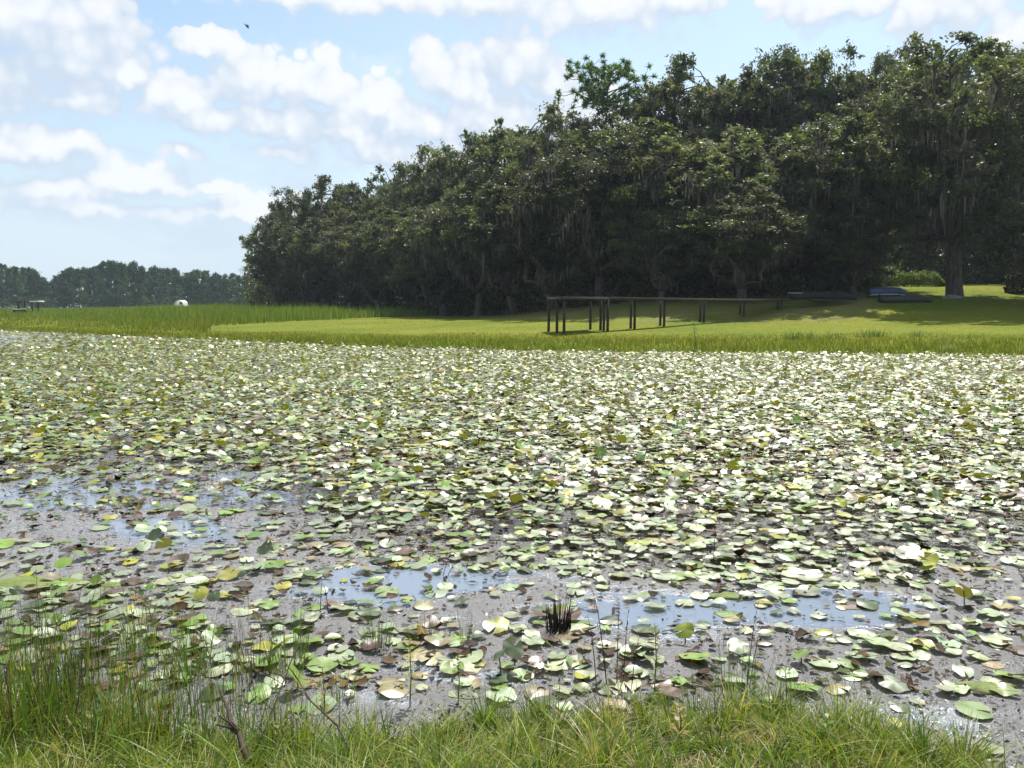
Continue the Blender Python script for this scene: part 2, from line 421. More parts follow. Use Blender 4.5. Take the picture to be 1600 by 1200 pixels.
def pad_geo(idx, nseg, nring):
    """meshes for pads idx, local to each pad's centre -> (n, nv, 3), faces (local), colours (n, nv, 3)"""
    n = len(idx); r = prad[idx][:, None]
    gap = .16
    th = np.linspace(gap, 2*PI-gap, nseg)[None]
    k1, k2, k3 = rng.uniform(0, 2*PI, (3, n, 1))
    amp = rng.uniform(.03, .13, (n, 1)); amp2 = rng.uniform(.0, .10, (n, 1)); cup = rng.uniform(-.16, .10, (n, 1))
    nearf = np.where(PP[idx, 1] < 9, .62, 1.0)[:, None]; amp = amp*nearf; amp2 = amp2*nearf
    fold = np.where(rng.random((n, 1)) < .15, rng.uniform(.15, .5, (n, 1)), 0)
    out = [np.zeros((n, 1, 3))]; cols = [pcol[idx][:, None]*np.ones((n, 1, 3))]
    rag = 1 + .05*np.sin(3*th+k1)+.035*np.sin(7*th+k2)
    asp = rng.uniform(.8, 1.0, (n, 1))
    edge = np.where(np.isin(pcls[idx], [4]), .85, .22)[:, None]*np.clip(.4+.8*np.sin(2*th+k3), 0, 1)
    rust = np.array([.13, .055, .02])
    for j in range(1, nring+1):
        f = j/nring
        rr = r*f*rag*(1 if j < nring else 1)
        x = rr*np.cos(th); y = rr*np.sin(th)*asp
        z = r*(cup*f*f + amp*f**2*np.sin(3*th+k1) + amp2*f**3*np.sin(5*th+k2)) + fold*np.maximum(np.abs(y)-.35*r, 0)
        out.append(np.stack([x, y, z], -1))
        e = (edge*f**3)[..., None]
        cols.append(pcol[idx][:, None]*(1-e)+rust*e)
    V = np.concatenate(out, 1); C = np.concatenate(cols, 1)
    # yaw then tilt
    cy, sy = np.cos(pyaw[idx])[:, None], np.sin(pyaw[idx])[:, None]
    X = V[..., 0]*cy - V[..., 1]*sy; Y = V[..., 0]*sy + V[..., 1]*cy; Z = V[..., 2]
    ca, sa = np.cos(paz[idx])[:, None], np.sin(paz[idx])[:, None]
    u = X*ca + Y*sa; v = -X*sa + Y*ca
    ct, st = np.cos(ptilt[idx])[:, None], np.sin(ptilt[idx])[:, None]
    u2 = u*ct - Z*st; Z2 = u*st + Z*ct
    V = np.stack([u2*ca - v*sa, u2*sa + v*ca, Z2], -1)
    tri = np.stack([np.zeros(nseg-1, int), 1+np.arange(nseg-1), 2+np.arange(nseg-1)], 1)
    quad = []
    for j in range(nring-1):
        a = 1+j*nseg+np.arange(nseg-1)
        quad.append(np.stack([a, a+nseg, a+nseg+1, a+1], 1))
    quad = np.concatenate(quad) if quad else np.zeros((0, 4), int)
    return V, tri, quad, C

ppx, ppy = project(PP[:, 0], PP[:, 1], 0*PP[:, 0])
size_px = prad*F/np.maximum(PP[:, 1], 1)
vis = (ppx > 8) & (ppx < 1592) & (ppy < 1100) & (size_px > 3)
order = np.argsort(-np.where(vis, size_px**2*(CAMZ/PP[:, 1]), 0))
IND = order[:300]
rest = np.setdiff1d(np.arange(NP), IND)
mb_V, mb_T, mb_Q, mb_C = [], [], [], []
nacc = 0
for sel, ns, nr in ((rest[PP[rest, 1] < 13], 15, 2), (rest[(PP[rest, 1] >= 13) & (PP[rest, 1] < 24)], 11, 2), (rest[PP[rest, 1] >= 24], 8, 1)):
    V, tri, quad, C = pad_geo(sel, ns, nr)
    nv = V.shape[1]
    V = V + np.stack([PP[sel, 0], PP[sel, 1], pz[sel]], 1)[:, None]
    V[..., 2] = np.maximum(V[..., 2], .004)
    off = (np.arange(len(sel))*nv)[:, None, None] + nacc
    mb_V.append(V.reshape(-1, 3)); mb_C.append(C.reshape(-1, 3)); mb_T.append((tri[None]+off).reshape(-1, 3))
    if len(quad): mb_Q.append((quad[None]+off).reshape(-1, 4))
    nacc += nv*len(sel)
o = link('lily_pads', mesh_data('lily_pads', np.concatenate(mb_V), [np.concatenate(mb_T), np.concatenate(mb_Q)], M_pad, np.concatenate(mb_C), True))
tag(o, 'dense carpet of small overlapping lily pads covering the pond farther out', 'lily pads', kind='stuff')

# the 300 nearest pads, one object each
V, tri, quad, C = pad_geo(IND, 26, 3)
C = C*rng.lognormal(0, .13, C.shape[:2])[..., None]
C[:, 0] *= 1.25
MARKS = [('the dark dead reed clump', 870, 965), ('the green sedge tuft', 590, 985), ('the green algae mat', 70, 915), ('the blue open-water patch', 270, 835),
         ('the tall green rushes', 1150, 1050), ('the thin dead stalks', 965, 1020), ('the leaning dark twig', 370, 1130), ('the small round algae patch', 1135, 932),
         ('the brown-based sedge clump', 400, 1020), ('the yellowish leafy weed', 640, 1050), ('the bank grass tuft', 1330, 1085), ('the reeds of the near bank', 120, 1020),
         ('the green scum patch', 1540, 1075), ('the pale leafy weed', 1020, 1010)]
CN = ['silvery green', 'fresh green', 'olive yellow', 'dark green', 'rust-edged', 'brown']
PN = ['flat', 'tilted', 'upright']
lab = []
for i in IND:
    dd = [math.hypot((ppx[i]-mx), 1.8*(ppy[i]-my)) for _, mx, my in MARKS]
    k = int(np.argmin(dd)); nm, mx, my = MARKS[k]
    dx, dy = ppx[i]-mx, 1.8*(ppy[i]-my)
    rel = ('right of' if dx > 0 else 'left of') if abs(dx) > abs(dy) else ('in front of' if dy > 0 else 'behind')
    sz = 'small' if prad[i] < .085 else ('broad' if prad[i] > .11 else 'medium')
    lab.append(f'{sz} {CN[pcls[i]]} {PN[ppose[i]]} lily pad {rel} {nm}')
ORD = ['leftmost', 'second from left', 'third from left', 'fourth from left', 'fifth from left', 'sixth from left', 'seventh from left', 'eighth from left', 'ninth from left']
final = {}
for L_ in set(lab):
    g = sorted([i for i, l in zip(IND, lab) if l == L_], key=lambda i: ppx[i])
    if len(g) == 1: final[g[0]] = L_
    elif len(g) == 2: final[g[0]] = 'left '+L_; final[g[1]] = 'right '+L_
    else:
        for q, i in enumerate(g):
            final[i] = ('rightmost ' if q == len(g)-1 else ORD[min(q, 8)]+' ')+L_
for n, i in enumerate(IND):
    v = V[n].copy(); base = np.array([PP[i, 0], PP[i, 1], pz[i]])
    v[:, 2] = np.maximum(v[:, 2]+base[2], .004)-base[2]
    o = link('lily_pad', mesh_data('lily_pad', v, [tri, quad], M_pad, C[n], True), loc=base)
    if len(final[i].split()) > 16: final[i] = final[i].replace(' the ', ' ')
    tag(o, final[i], 'lily pad', 'lily pads floating near the bank')
    if ppose[i] == 2:
        st = MB(); st.tube([(0, 0, -.002), (.008, .004, -.6*pz[i]), (.012, 0, -pz[i]-.05)], [.004, .0045, .005], 5, (.14, .12, .05))
        st.build('stalk', M_dry, o, True)

# ---------------------------------------------------------------- floating debris, algae
nD = 100000
dy_ = 3.6+ (rng.random(nD)**1.5)*10; dx_ = rng.uniform(-1, 1, nD)*(.62*dy_+1.0)
dpx, dpy = project(dx_, dy_, 0*dx_)
oc = np.zeros(nD)
for cx, cy, sx_, sy_, am in OPEN: oc += am*np.exp(-((dpx-cx)/sx_)**2-((dpy-cy)/sy_)**2)
k = (rng.random(nD) > oc*1.5) & (np.interp(dx_, NX, NY)-dy_ < .05) & (wob(dx_, dy_, 3.1, 1)+.6*wob(dx_, dy_, 9, 2) > rng.uniform(-1, .6, nD))
dc = np.stack([dx_[k], dy_[k], rng.uniform(.003, .012, k.sum())], 1)
dl = rng.lognormal(math.log(.0065), .55, len(dc))
Vd, Fd = leaf_quads(dc, dl, dl*rng.uniform(.25, .7, len(dc)), 1.3)
dcol = np.array([[.04,.032,.026],[.17,.165,.16],[.5,.5,.48],[.13,.15,.06],[.08,.05,.03]])[rng.choice(5, len(dc), p=[.30,.30,.10,.14,.16])]
o = link('floating_debris', mesh_data('floating_debris', Vd, [Fd], M_debris, np.repeat(dcol, 4, 0)))
tag(o, 'fine leaf bits and scum flecks floating between the lily pads', 'debris', kind='stuff')

nL = 34000
lpy = 545+rng.random(nL)**1.3*540; lpx = rng.uniform(-40, 1640, nL)
lx, ly = ground_hit(lpx, lpy)
k = (rng.random(nL) < np.clip(dens(lpx, lpy)*.8+.15, 0, 1)*np.clip((ly-4)/7, .3, 1)) & (np.interp(lx, NX, NY)-ly < 0) & (shore_s(lx, ly) < 0)
lx, ly = lx[k], ly[k]; nL = len(lx)
lr = np.clip(rng.lognormal(math.log(.03), .45, nL), .01, .07)*np.clip(ly/9, 1, 1.7)
th_ = np.linspace(0, 2*PI, 8, endpoint=False)[None]
rg_ = rng.uniform(.65, 1.15, (nL, 8)); asp_ = rng.uniform(.25, .8, (nL, 1))
ux, uy = rg_*np.cos(th_), rg_*np.sin(th_)*asp_
curl = rng.uniform(-.2, .9, (nL, 1)); uz = curl*ux**2*.6+rng.uniform(0, 1.4, (nL, 1))*uy**2+rng.normal(0, .07, (nL, 8))
ux = ux*(1-.25*np.abs(curl))
z0_ = np.zeros((nL, 1)); U = np.stack([np.concatenate([z0_, ux], 1), np.concatenate([z0_, uy], 1), np.concatenate([z0_, uz], 1)], -1)*lr[:, None, None]
ya, ti_, ta = rng.uniform(0, 2*PI, (nL, 1)), rng.normal(0, .3, (nL, 1)), rng.uniform(0, 2*PI, (nL, 1))
X_, Y_, Z_ = U[..., 0]*np.cos(ya)-U[..., 1]*np.sin(ya), U[..., 0]*np.sin(ya)+U[..., 1]*np.cos(ya), U[..., 2]
Z_ = Z_ + ti_*(X_*np.cos(ta)+Y_*np.sin(ta))
Vl = np.stack([X_+lx[:, None], Y_+ly[:, None], np.maximum(Z_+.008+lr[:, None]*.18, .003)], -1).reshape(-1, 3)
j_ = np.arange(8); Fl = (np.stack([0*j_, 1+j_, 1+(j_+1) % 8], 1)[None]+(np.arange(nL)*9)[:, None, None]).reshape(-1, 3)
lcol = np.array([[.045,.025,.014],[.085,.055,.026],[.028,.022,.015],[.05,.07,.018],[.16,.10,.03]])[rng.choice(5, nL, p=[.3,.22,.2,.18,.1])]
o = link('dead_leaf_bits', mesh_data('dead_leaf_bits', Vl, [Fl], M_debris, np.repeat(lcol, 9, 0)*rng.lognormal(0, .25, (nL*9, 1)), True))
tag(o, 'brown and dark curled dead leaf bits lying among the lily pads', 'dead leaves', kind='stuff')

def algae(px, py, rx, ry, label):
    x, y = ground_hit(px, py)
    n = 40; th = np.linspace(0, 2*PI, n, endpoint=False)
    rg = 1+.18*np.sin(3*th+px)+.12*np.sin(7*th+py)+.06*np.sin(13*th)
    rings = [np.zeros((1, 3))]
    for f, z in ((.4, .022), (.75, .018), (.95, .012), (1., .002)):
        rings.append(np.stack([rx*f*rg*np.cos(th), ry*f*rg*np.sin(th), z+0*th+.004*np.sin(5*th+f*9)*(f < 1)], 1))
    Vv = np.concatenate(rings); Vv[0, 2] = .024
    fs = [np.stack([np.zeros(n, int), 1+np.arange(n), 1+(np.arange(n)+1) % n], 1)]
    q = []
    for j in range(3):
        a = 1+j*n+np.arange(n); b = 1+j*n+(np.arange(n)+1) % n
        q.append(np.stack([a, a+n, b+n, b], 1))
    o = link('algae_mat', mesh_data('algae_mat', Vv, fs+[np.concatenate(q)], M_algae, None, True), loc=(x, y, 0))
    tag(o, label, 'algae')
algae(40, 913, .62, .17, 'long bright green algae mat floating at the left beside sedges')
algae(1135, 933, .15, .07, 'small green algae patch floating among pads right of the open water')
algae(1540, 1075, .16, .07, 'green scum patch floating at the right edge near the bank')

# ---------------------------------------------------------------- near bank grass and sedges
def col_var(n, palette, p, reps):
    c = np.array(palette)[rng.choice(len(palette), n, p=p)]*rng.lognormal(0, .18, (n, 1))
    return np.repeat(c, reps, 0)
GP = [[.13,.20,.035],[.23,.29,.05],[.06,.105,.022],[.34,.30,.10],[.45,.37,.2]]
nT = 3100
ty = 2.6+rng.random(nT)*2.4; tx = rng.uniform(-1, 1, nT)*(.62*ty+1.0)
k = (np.interp(tx, NX, NY)-ty > -.04+.2*wob(tx, ty, 5, 2)) & (rng.random(nT) < .8+.4*wob(tx, ty, 2.6, 4))
tx, ty = tx[k], ty[k]; nT = len(tx)
cnt_ = rng.integers(14, 52, nT); ti = np.repeat(np.arange(nT), cnt_); nB = len(ti)
rr_ = rng.uniform(.02, .09, nT)[ti]*np.sqrt(rng.random(nB)); aa_ = rng.uniform(0, 2*PI, nB)
bx = tx[ti]+rr_*np.cos(aa_); by = ty[ti]+rr_*np.sin(aa_)
b0 = np.stack([bx, by, terrain(bx, by)-.01], 1)
thh = np.clip(rng.lognormal(math.log(.15), .45, nT)*(1+.5*wob(tx, ty, 2.2, 7)), .05, .34)
hh = thh[ti]*rng.uniform(.5, 1.15, nB)
tcol = np.array(GP)[rng.choice(5, nT, p=[.36,.35,.17,.08,.04])]
bcol = np.where((rng.random(nB) < .72)[:, None], tcol[ti], np.array(GP)[rng.choice(5, nB, p=[.3,.3,.1,.16,.14])])*rng.lognormal(0, .22, (nB, 1))
V1, F1, r1 = blades(b0, hh, rng.uniform(.004, .0115, nB), rng.uniform(.15, 1.25, nB), 4, np.stack([np.cos(aa_), np.sin(aa_), 0*aa_], 1))
o = link('bank_grass', mesh_data('bank_grass', V1, [F1], M_grass, np.repeat(bcol, r1, 0)))
tag(o, 'lush green and straw-flecked grass growing along the near bank', 'grass', kind='stuff')

nH = 8000
hy = rng.uniform(2.6, 4.9, nH); hx = rng.uniform(-1, 1, nH)*(.62*hy+1.0)
k = np.interp(hx, NX, NY)-hy > 0; hx, hy = hx[k], hy[k]; nH = len(hx)
ha = rng.uniform(0, 2*PI, nH); hL = rng.uniform(.03, .12, nH); hd = np.stack([np.cos(ha), np.sin(ha), rng.uniform(-.1, .35, nH)], 1)*hL[:, None]
hs = np.stack([-np.sin(ha), np.cos(ha), 0*ha], 1)*.0025
hc = np.stack([hx, hy, terrain(hx, hy)+rng.uniform(.0, .03, nH)], 1)
Vh = np.stack([hc-hs, hc+hs, hc+hd+hs*.5, hc+hd-hs*.5], 1).reshape(-1, 3)
tag(link('thatch', mesh_data('thatch', Vh, [np.arange(4*nH).reshape(-1, 4)], M_dry, col_var(nH, [[.36,.29,.17],[.2,.14,.08],[.09,.06,.04]], [.4,.35,.25], 4))), 'dead straw thatch lying under the near bank grass', 'thatch', kind='stuff')

# dense sedges at the left
nS = 8000
sx0 = rng.uniform(-260, 500, nS); sy0 = 960+rng.random(nS)*250
k = rng.random(nS) < np.clip(1.15-(np.maximum(sx0, 0)/460)**1.3, .04, 1)*np.clip((sy0-950)/190, .06, 1)*(.5+.6*wob(sx0*.01, sy0*.02, 2.5, 5)+.25)
gx_, gy_ = ground_hit(sx0[k], sy0[k])
zb = np.maximum(terrain(gx_, gy_), -.05)
hb = np.clip(rng.lognormal(math.log(.30), .35, k.sum())*np.interp(sx0[k], [0, 200, 480], [1.25, 1.05, .8]), .08, .72)
V2, F2, r2 = blades(np.stack([gx_, gy_, zb], 1), hb, rng.uniform(.003, .008, k.sum()), rng.uniform(.02, .4, k.sum()), 4, droop=.1)
o = link('sedge_bed', mesh_data('sedge_bed', V2, [F2], M_grass, col_var(k.sum(), [[.075,.13,.025],[.13,.20,.04],[.055,.09,.025],[.25,.15,.05],[.05,.035,.025],[.3,.27,.12]], [.32,.32,.13,.08,.08,.07], r2)))
tag(o, 'bed of upright green sedges standing in the shallows at lower left', 'sedges', kind='stuff')

def tuft(name, px, py, n, h, spread, palette, p, label, cat, width=(.003, .006), bend=(.02, .3), group=None, mat=None, droop=.1, z=None):
    x, y = ground_hit(px, py)
    zz = float(terrain(x, y))
    zz = max(zz, -.03)
    x, y = ground_hit(px, py, max(zz, 0))
    r = spread*np.sqrt(rng.random(n)); th = rng.uniform(0, 2*PI, n)
    b = np.stack([r*np.cos(th), r*np.sin(th), -.02+0*th], 1)
    lean = unit(np.stack([np.cos(th), np.sin(th), 0*th], 1))
    Vt, Ft, rt = blades(b, np.clip(rng.normal(h*.72, h*.24, n), .15*h, h*1.15), rng.uniform(*width, n), rng.uniform(*bend, n), 5, lean, droop)
    o = link(name, mesh_data(name, Vt, [Ft], mat or M_grass, col_var(n, palette, p, rt)), loc=(x, y, zz))
    return tag(o, label, cat, group)
SED = [[.06,.12,.02],[.11,.18,.03],[.2,.14,.04]]; DEAD = [[.035,.025,.02],[.07,.05,.035],[.12,.085,.05]]
tuft('sedge_tuft', 590, 1010, 90, .34, .09, SED, [.5,.4,.1], 'bright green sedge tuft standing in shallow water left of centre', 'sedge')
tuft('sedge_tuft', 665, 1000, 34, .30, .12, SED, [.3,.3,.4], 'thin sparse sedge tuft just right of the bright green one', 'sedge')
tuft('sedge_tuft', 725, 1000, 18, .30, .06, SED, [.5,.3,.2], 'few thin green stems right of the sparse sedge tuft', 'sedge')
tuft('sedge_tuft', 395, 1055, 80, .42, .12, SED+DEAD, [.25,.2,.15,.2,.1,.1], 'mixed brown-based sedge clump beside the left sedge bed', 'sedge')
tuft('sedge_tuft', 450, 1045, 90, .50, .13, SED, [.5,.4,.1], 'tall dense green sedge clump right of the brown-based clump', 'sedge')
tuft('sedge_tuft', 110, 1110, 60, .55, .07, DEAD, [.6,.3,.1], 'dark dead sedge clump within the left green sedge bed', 'sedge', bend=(.0, .12), mat=M_dry)
tuft('reed_clump', 872, 985, 130, .30, .085, DEAD, [.8,.18,.02], 'dark dead reed stubble clump standing alone in open water', 'reeds', width=(.006, .012), bend=(0, .22), mat=M_dry)
tuft('rush_tuft', 1150, 1085, 55, .50, .12, SED, [.55,.4,.05], 'tall slim green rushes rising from the bank right of centre', 'rushes', bend=(0, .14))
tuft('rush_tuft', 1180, 1095, 26, .30, .10, SED, [.4,.5,.1], 'short rushes at the right foot of the tall slim rushes', 'rushes')
tuft('grass_tuft', 1325, 1120, 90, .30, .12, GP, [.4,.4,.1,.06,.04], 'bushy bright grass tuft on the bank edge at right', 'grass tuft', bend=(.05, .5))
tuft('grass_tuft', 985, 1120, 120, .24, .22, [[.13,.13,.03],[.2,.15,.06],[.09,.12,.02]], [.4,.3,.3], 'brownish feathery grass mound on the bank at centre', 'grass tuft', bend=(.1, .7))
tuft('grass_tuft', 1420, 1165, 80, .22, .2, GP, [.4,.4,.1,.06,.04], 'low grass tuft where the bank ends at lower right', 'grass tuft', bend=(.1, .6))

for i, (px, py, n_, h_, t_) in enumerate(((530,1100,50,.3,'slender green sedge tuft left of the yellow-green leafy weed'), (770,1120,70,.26,'fine green sedge tuft on the bank edge right of the leafy weeds'),
        (850,1125,60,.3,'upright green sedge tuft on the bank edge below the dead reed clump'), (300,1060,90,.5,'tall green sedge clump inside the left bed, left of the brown-based clump'),
        (215,1020,80,.42,'green sedge clump standing in pads below the algae mat'), (1090,1120,60,.28,'bushy green tuft on the bank left of the tall rushes'), (1250,1110,40,.26,'small green tuft on the bank right of the rushes'))):
    tuft('sedge_tuft', px, py, n_, h_, .11, SED, [.45,.4,.15], t_, 'sedge', bend=(.03, .4))
def stalks(name, px, py, items, label, cat, colr=(.045,.03,.022)):
    x, y = ground_hit(px, py); zz = max(float(terrain(x, y)), -.04)
    m = MB()
    for dx, dy, h, lx, ly, r in items:
        p = [(dx, dy, -.03), (dx+lx*.3, dy+ly*.3, h*.4), (dx+lx*.6, dy+ly*.6, h*.75), (dx+lx, dy+ly, h)]
        m.tube(p, [r, r*.9, r*.7, r*.35], 5, colr)
        for s_ in (.6, .8, .95):
            a = np.array([dx+lx*s_, dy+ly*s_, h*s_]); e = a+np.array([random.uniform(-.03, .03), random.uniform(-.02, .02), random.uniform(.01, .04)])
            m.tube([a, (a+e)/2+np.array([0, 0, .005]), e], [r*.5, r*.45, r*.3], 4, colr)
    return tag(m.build(name, M_dry, None, True, (x, y, zz)), label, cat)
stalks('dead_stalks', 950, 1070, [(0,0,.62,-.1,.02,.0035),(.05,0,.55,.01,0,.003),(-.06,.03,.45,-.06,0,.003),(.09,.02,.48,.03,.02,.003),(.13,-.02,.36,.05,0,.0028)], 'thin dead brown stalks standing right of the dead reed clump', 'stalks')
stalks('dead_stalks', 1165, 1075, [(0,0,.55,.07,.02,.0028),(.02,.02,.42,.09,.03,.0025)], 'two fine dark stalks leaning right beside the tall rushes', 'stalks')
stalks('dead_stalks', 500, 960, [(0,0,.3,.02,0,.003),(.06,.02,.24,-.03,0,.003),(-.05,0,.2,-.05,0,.0025)], 'short dark stalks in the pads above the tall sedge clump', 'stalks')
stalks('dead_stalks', 690, 900, [(0,0,.22,.08,0,.003),(.03,.0,.16,.1,.02,.003)], 'short dark leaning stalks among pads behind the sparse sedge', 'stalks')
stalks('dead_stalks', 1115, 880, [(0,0,.34,.01,0,.004)], 'single upright reddish dead stalk among pads right of centre', 'stalks')

def stick(name, a, b, r, label, twigs=3):
    m = MB(); a = np.array(a); b = np.array(b); n = 7
    t = np.linspace(0, 1, n)[:, None]
    pts = a*(1-t)+b*t + rng.normal(0, .012, (n, 3))*np.sin(t*PI)
    m.tube(pts, np.linspace(r, r*.35, n), 6, (.06,.042,.032))
    for i in range(twigs):
        k = random.randint(2, n-2); e = pts[k]+np.array([random.uniform(-.12, .12), random.uniform(-.05, .05), random.uniform(.02, .12)])
        m.tube([pts[k], (pts[k]+e)/2+np.array([0, 0, .01]), e], [r*.45, r*.35, r*.2], 5, (.06,.042,.032))
    o = m.build(name, M_dry, None, True)
    me = o.data; me.transform(Matrix.Translation(-Vector(a))); o.location = a
    return tag(o, label, 'stick')
def gp(px, py, z): x, y = ground_hit(px, py, z); return (x, y, z)
stick('fallen_stick', gp(560, 1195, .22), gp(450, 1040, .42), .006, 'long thin dry stick slanting up left across the bank grass')
stick('dead_branch', gp(388, 1190, .2), gp(345, 1080, .28), .016, 'thick dark dead twig leaning left out of the bank grass')
stick('dead_branch', gp(400, 1170, .18), gp(470, 1000, .45), .005, 'thin dead twig leaning right across the tall sedge clump')

def weed(px, py, h, n, colr, label, lsz=.045):
    x, y = ground_hit(px, py); zz = max(float(terrain(x, y)), -.02)
    m = MB(); m.tube([(0,0,-.02),(.01,0,h*.5),(.0,.01,h)], [.004,.0035,.0015], 5, (.12,.14,.04))
    root = empty('weed', (x, y, zz)); m.build('stem', M_dry, root, True)
    lf = MB()
    for i in range(n):
        t = .2+.8*i/n; az = i*2.4; L_ = lsz*(1.25-.6*t); d = np.array([math.cos(az), math.sin(az), .55]); s_ = np.array([-math.sin(az), math.cos(az), 0])
        c = np.array([0, 0, h*t])
        lf.add([c, c+d*L_*.5+s_*L_*.28, c+d*L_+np.array([0,0,-.012]), c+d*L_*.5-s_*L_*.28], [[[0,1,2,3]]], np.array(colr)*random.uniform(.75, 1.25))
    lf.build('leaves', M_grass, root)
    tag(root, label, 'weed')
weed(640, 1105, .42, 26, (.24,.26,.05), 'yellow-green leafy weed standing on the bank below the sedge tuft')
weed(505, 1135, .34, 20, (.26,.22,.04), 'yellowish leafy weed on the bank left of centre')
weed(1022, 1080, .42, 24, (.16,.2,.07), 'pale green leafy weed beside the thin dead stalks')
weed(715, 1100, .3, 16, (.09,.14,.03), 'dark green small weed on the bank right of the yellow weed')
weed(1225, 1125, .3, 16, (.12,.19,.04), 'slender green weed on the bank between rushes and grass tuft')

for px, py, h, n_, c_, l_, z_ in ((150,1180,.2,14,(.10,.17,.035),'broad-leaved green weed in the grass at the lower left corner',.07),(300,1185,.16,12,(.16,.2,.04),'pale broad-leaved weed on the bank left of the leaning dark twig',.06),
        (440,1190,.18,14,(.2,.19,.05),'yellow-tipped weed on the bank right of the leaning dark twig',.055),(900,1185,.16,14,(.12,.18,.03),'low broad-leaved weed in the grass at bottom centre',.06),
        (1060,1190,.2,16,(.3,.2,.06),'orange-leaved weed in the grass at bottom right of centre',.05),(1290,1190,.16,12,(.13,.2,.04),'green weed with wide leaves in the bank grass below the bushy tuft',.06)):
    weed(px, py, h, n_, c_, l_, z_)

# ---------------------------------------------------------------- far shore grasses
def put_blades(name, X, Y, h, w, bend, palette, p, label, cat, segs=2, tint=None):
    mat = M_lawn if name != 'bank_grass' else M_grass
    b = np.stack([X, Y, terrain(X, Y)-.03], 1)
    Vv, Fv, r = blades(b, h, w, bend, segs)
    c = col_var(len(X), palette, p, r)
    if tint is not None: c = c*np.repeat(tint, r, 0)
    o = link(name, mesh_data(name, Vv, [Fv], mat, c))
    return tag(o, label, cat, kind='stuff')
n = 46000
px_ = rng.uniform(-60, 1660, n)
s_ = rng.random(n)**1.25*10-.5; s_ = s_*np.where(px_ < 380, 1.5, 1)
# walk out along each column to the shoreline
dtab = np.linspace(34, 140, 700)
shore_d = np.array([dtab[np.argmax(shore_s(xdir(p, dtab), dtab) > 0)] for p in np.arange(-60, 1661, 10)])
d_ = np.interp(px_, np.arange(-60, 1661, 10), shore_d)+s_
X = xdir(px_, d_)
sc = d_/42
edge_h = np.interp(s_, [-.5, 0, 1.5, 4.0, 7, 10], [.22, .28, .30, .22, .12, .06])
hgt = edge_h*rng.lognormal(0, .3, n)*(1+.3*wob(X, d_, 1.1, 3))
put_blades('shore_grass', X, d_, hgt, .02*sc+rng.uniform(0, .02, n), rng.uniform(.05, .5, n), [[.12,.18,.03],[.17,.215,.035],[.21,.17,.06],[.085,.13,.025]], [.36,.3,.22,.12], 'strip of taller rough grass along the far waterline', 'grass', tint=1+np.clip((s_-1.5+1.5*wob(X, d_, .5, 6))/4, 0, 1)[:, None]*np.array([[.2, .0, .15]]))

A = np.array([xdir(345, 72), 72]); B = np.array([xdir(685, 112), 112])
n = 90000
px_ = rng.uniform(-60, 720, n); d_ = 58*np.exp(rng.random(n)*math.log(330/58))
X = xdir(px_, d_)
side = (B[0]-A[0])*(d_-A[1])-(B[1]-A[1])*(X-A[0])
k = (side > 0) & (shore_s(X, d_) > 4) & (d_ < front_d(np.clip(px_, 380, 2000))+3)
k |= ((side > 0) | (px_ < 330)) & (shore_s(X, d_) > 4) & (px_ < 395)
X, d_, px_ = X[k], d_[k], px_[k]
hm = np.interp(px_, [-60, 100, 180, 260, 330, 500, 700], [.55, .6, .8, 1.15, 1.3, 1.15, .9])
s8 = shore_s(X, d_)
hm *= np.interp(s8, [4, 12, 22, 60], [.35, .5, .95, 1.0])
put_blades('marsh_grass', X, d_, hm*rng.lognormal(0, .22, len(X))*(1+.2*wob(X, d_, .5, 2)), .05*d_/100+rng.uniform(.0, .05, len(X)), rng.uniform(.02, .4, len(X)),
           [[.12,.185,.04],[.165,.23,.06],[.23,.20,.09],[.08,.125,.03]], [.4,.33,.17,.10], 'tall marsh grass filling the meadow left of the lawn', 'marsh grass', tint=np.where((s8 < 13+3*wob(X, d_, .2))[:, None], [1.13, .98, .95], [1.0, 1.0, 1.1]))

n = 16000
px_ = rng.uniform(420, 1640, n); d_ = rng.uniform(44, 92, n)
X = xdir(px_, d_)
side = (B[0]-A[0])*(d_-A[1])-(B[1]-A[1])*(X-A[0])
k = (side < 0) & (shore_s(X, d_) > 4)
put_blades('lawn_grass', X[k], d_[k], rng.uniform(.04, .13, k.sum()), .03*d_[k]/60, .3, [[.11,.16,.01],[.18,.19,.016],[.09,.13,.01]], [.5,.25,.25], 'short mown lawn grass with slightly longer blades showing', 'grass', 1)

def far_tuft(name, px, d, n, h, spread, palette, p, label, cat, width):
    x = xdir(px, d); z = float(terrain(x, d))
    r = spread*np.sqrt(rng.random(n)); th = rng.uniform(0, 2*PI, n)
    b = np.stack([r*np.cos(th)*1.3, r*np.sin(th)*.7, 0*th-.03], 1)
    Vv, Fv, rr = blades(b, rng.normal(h*.75, h*.2, n), width, rng.uniform(.1, .6, n), 3)
    tag(link(name, mesh_data(name, Vv, [Fv], M_grass, col_var(n, palette, p, rr)), loc=(x, d, z)), label, cat)
FT = [[.13,.2,.06],[.24,.28,.16],[.08,.13,.03]]
for px, d, n, h, s_, l in ((1250, 45.5, 110, .62, .75, 'leftmost pale broad-leaved plant clump on the lawn edge near the water'), (1300, 45.5, 70, .5, .6, 'pale plant clump just right of the leftmost one on the lawn edge'),
                        (1365, 46, 90, .62, .8, 'third pale plant clump along the lawn edge, below the blue boat'), (1432, 46, 25, .55, .25, 'small spiky plant at the right end of the pale clumps')):
    far_tuft('marsh_plant', px, d, n, h, s_, FT, [.4,.3,.3], l, 'marsh plant', .05)
far_tuft('reed_clump', 1480, 39.2, 80, .6, .35, [[.3,.3,.18],[.2,.24,.1]], [.5,.5], 'pale dry reed clump at the far waterline on the right', 'reeds', .035)
xs = xdir(1085, 41.5); m = MB(); m.tube([(0,0,-.05),(.05,0,.5),(-.04,0,1.0),(.02,0,1.4)], [.02,.016,.012,.005], 5, (.1,.11,.05))
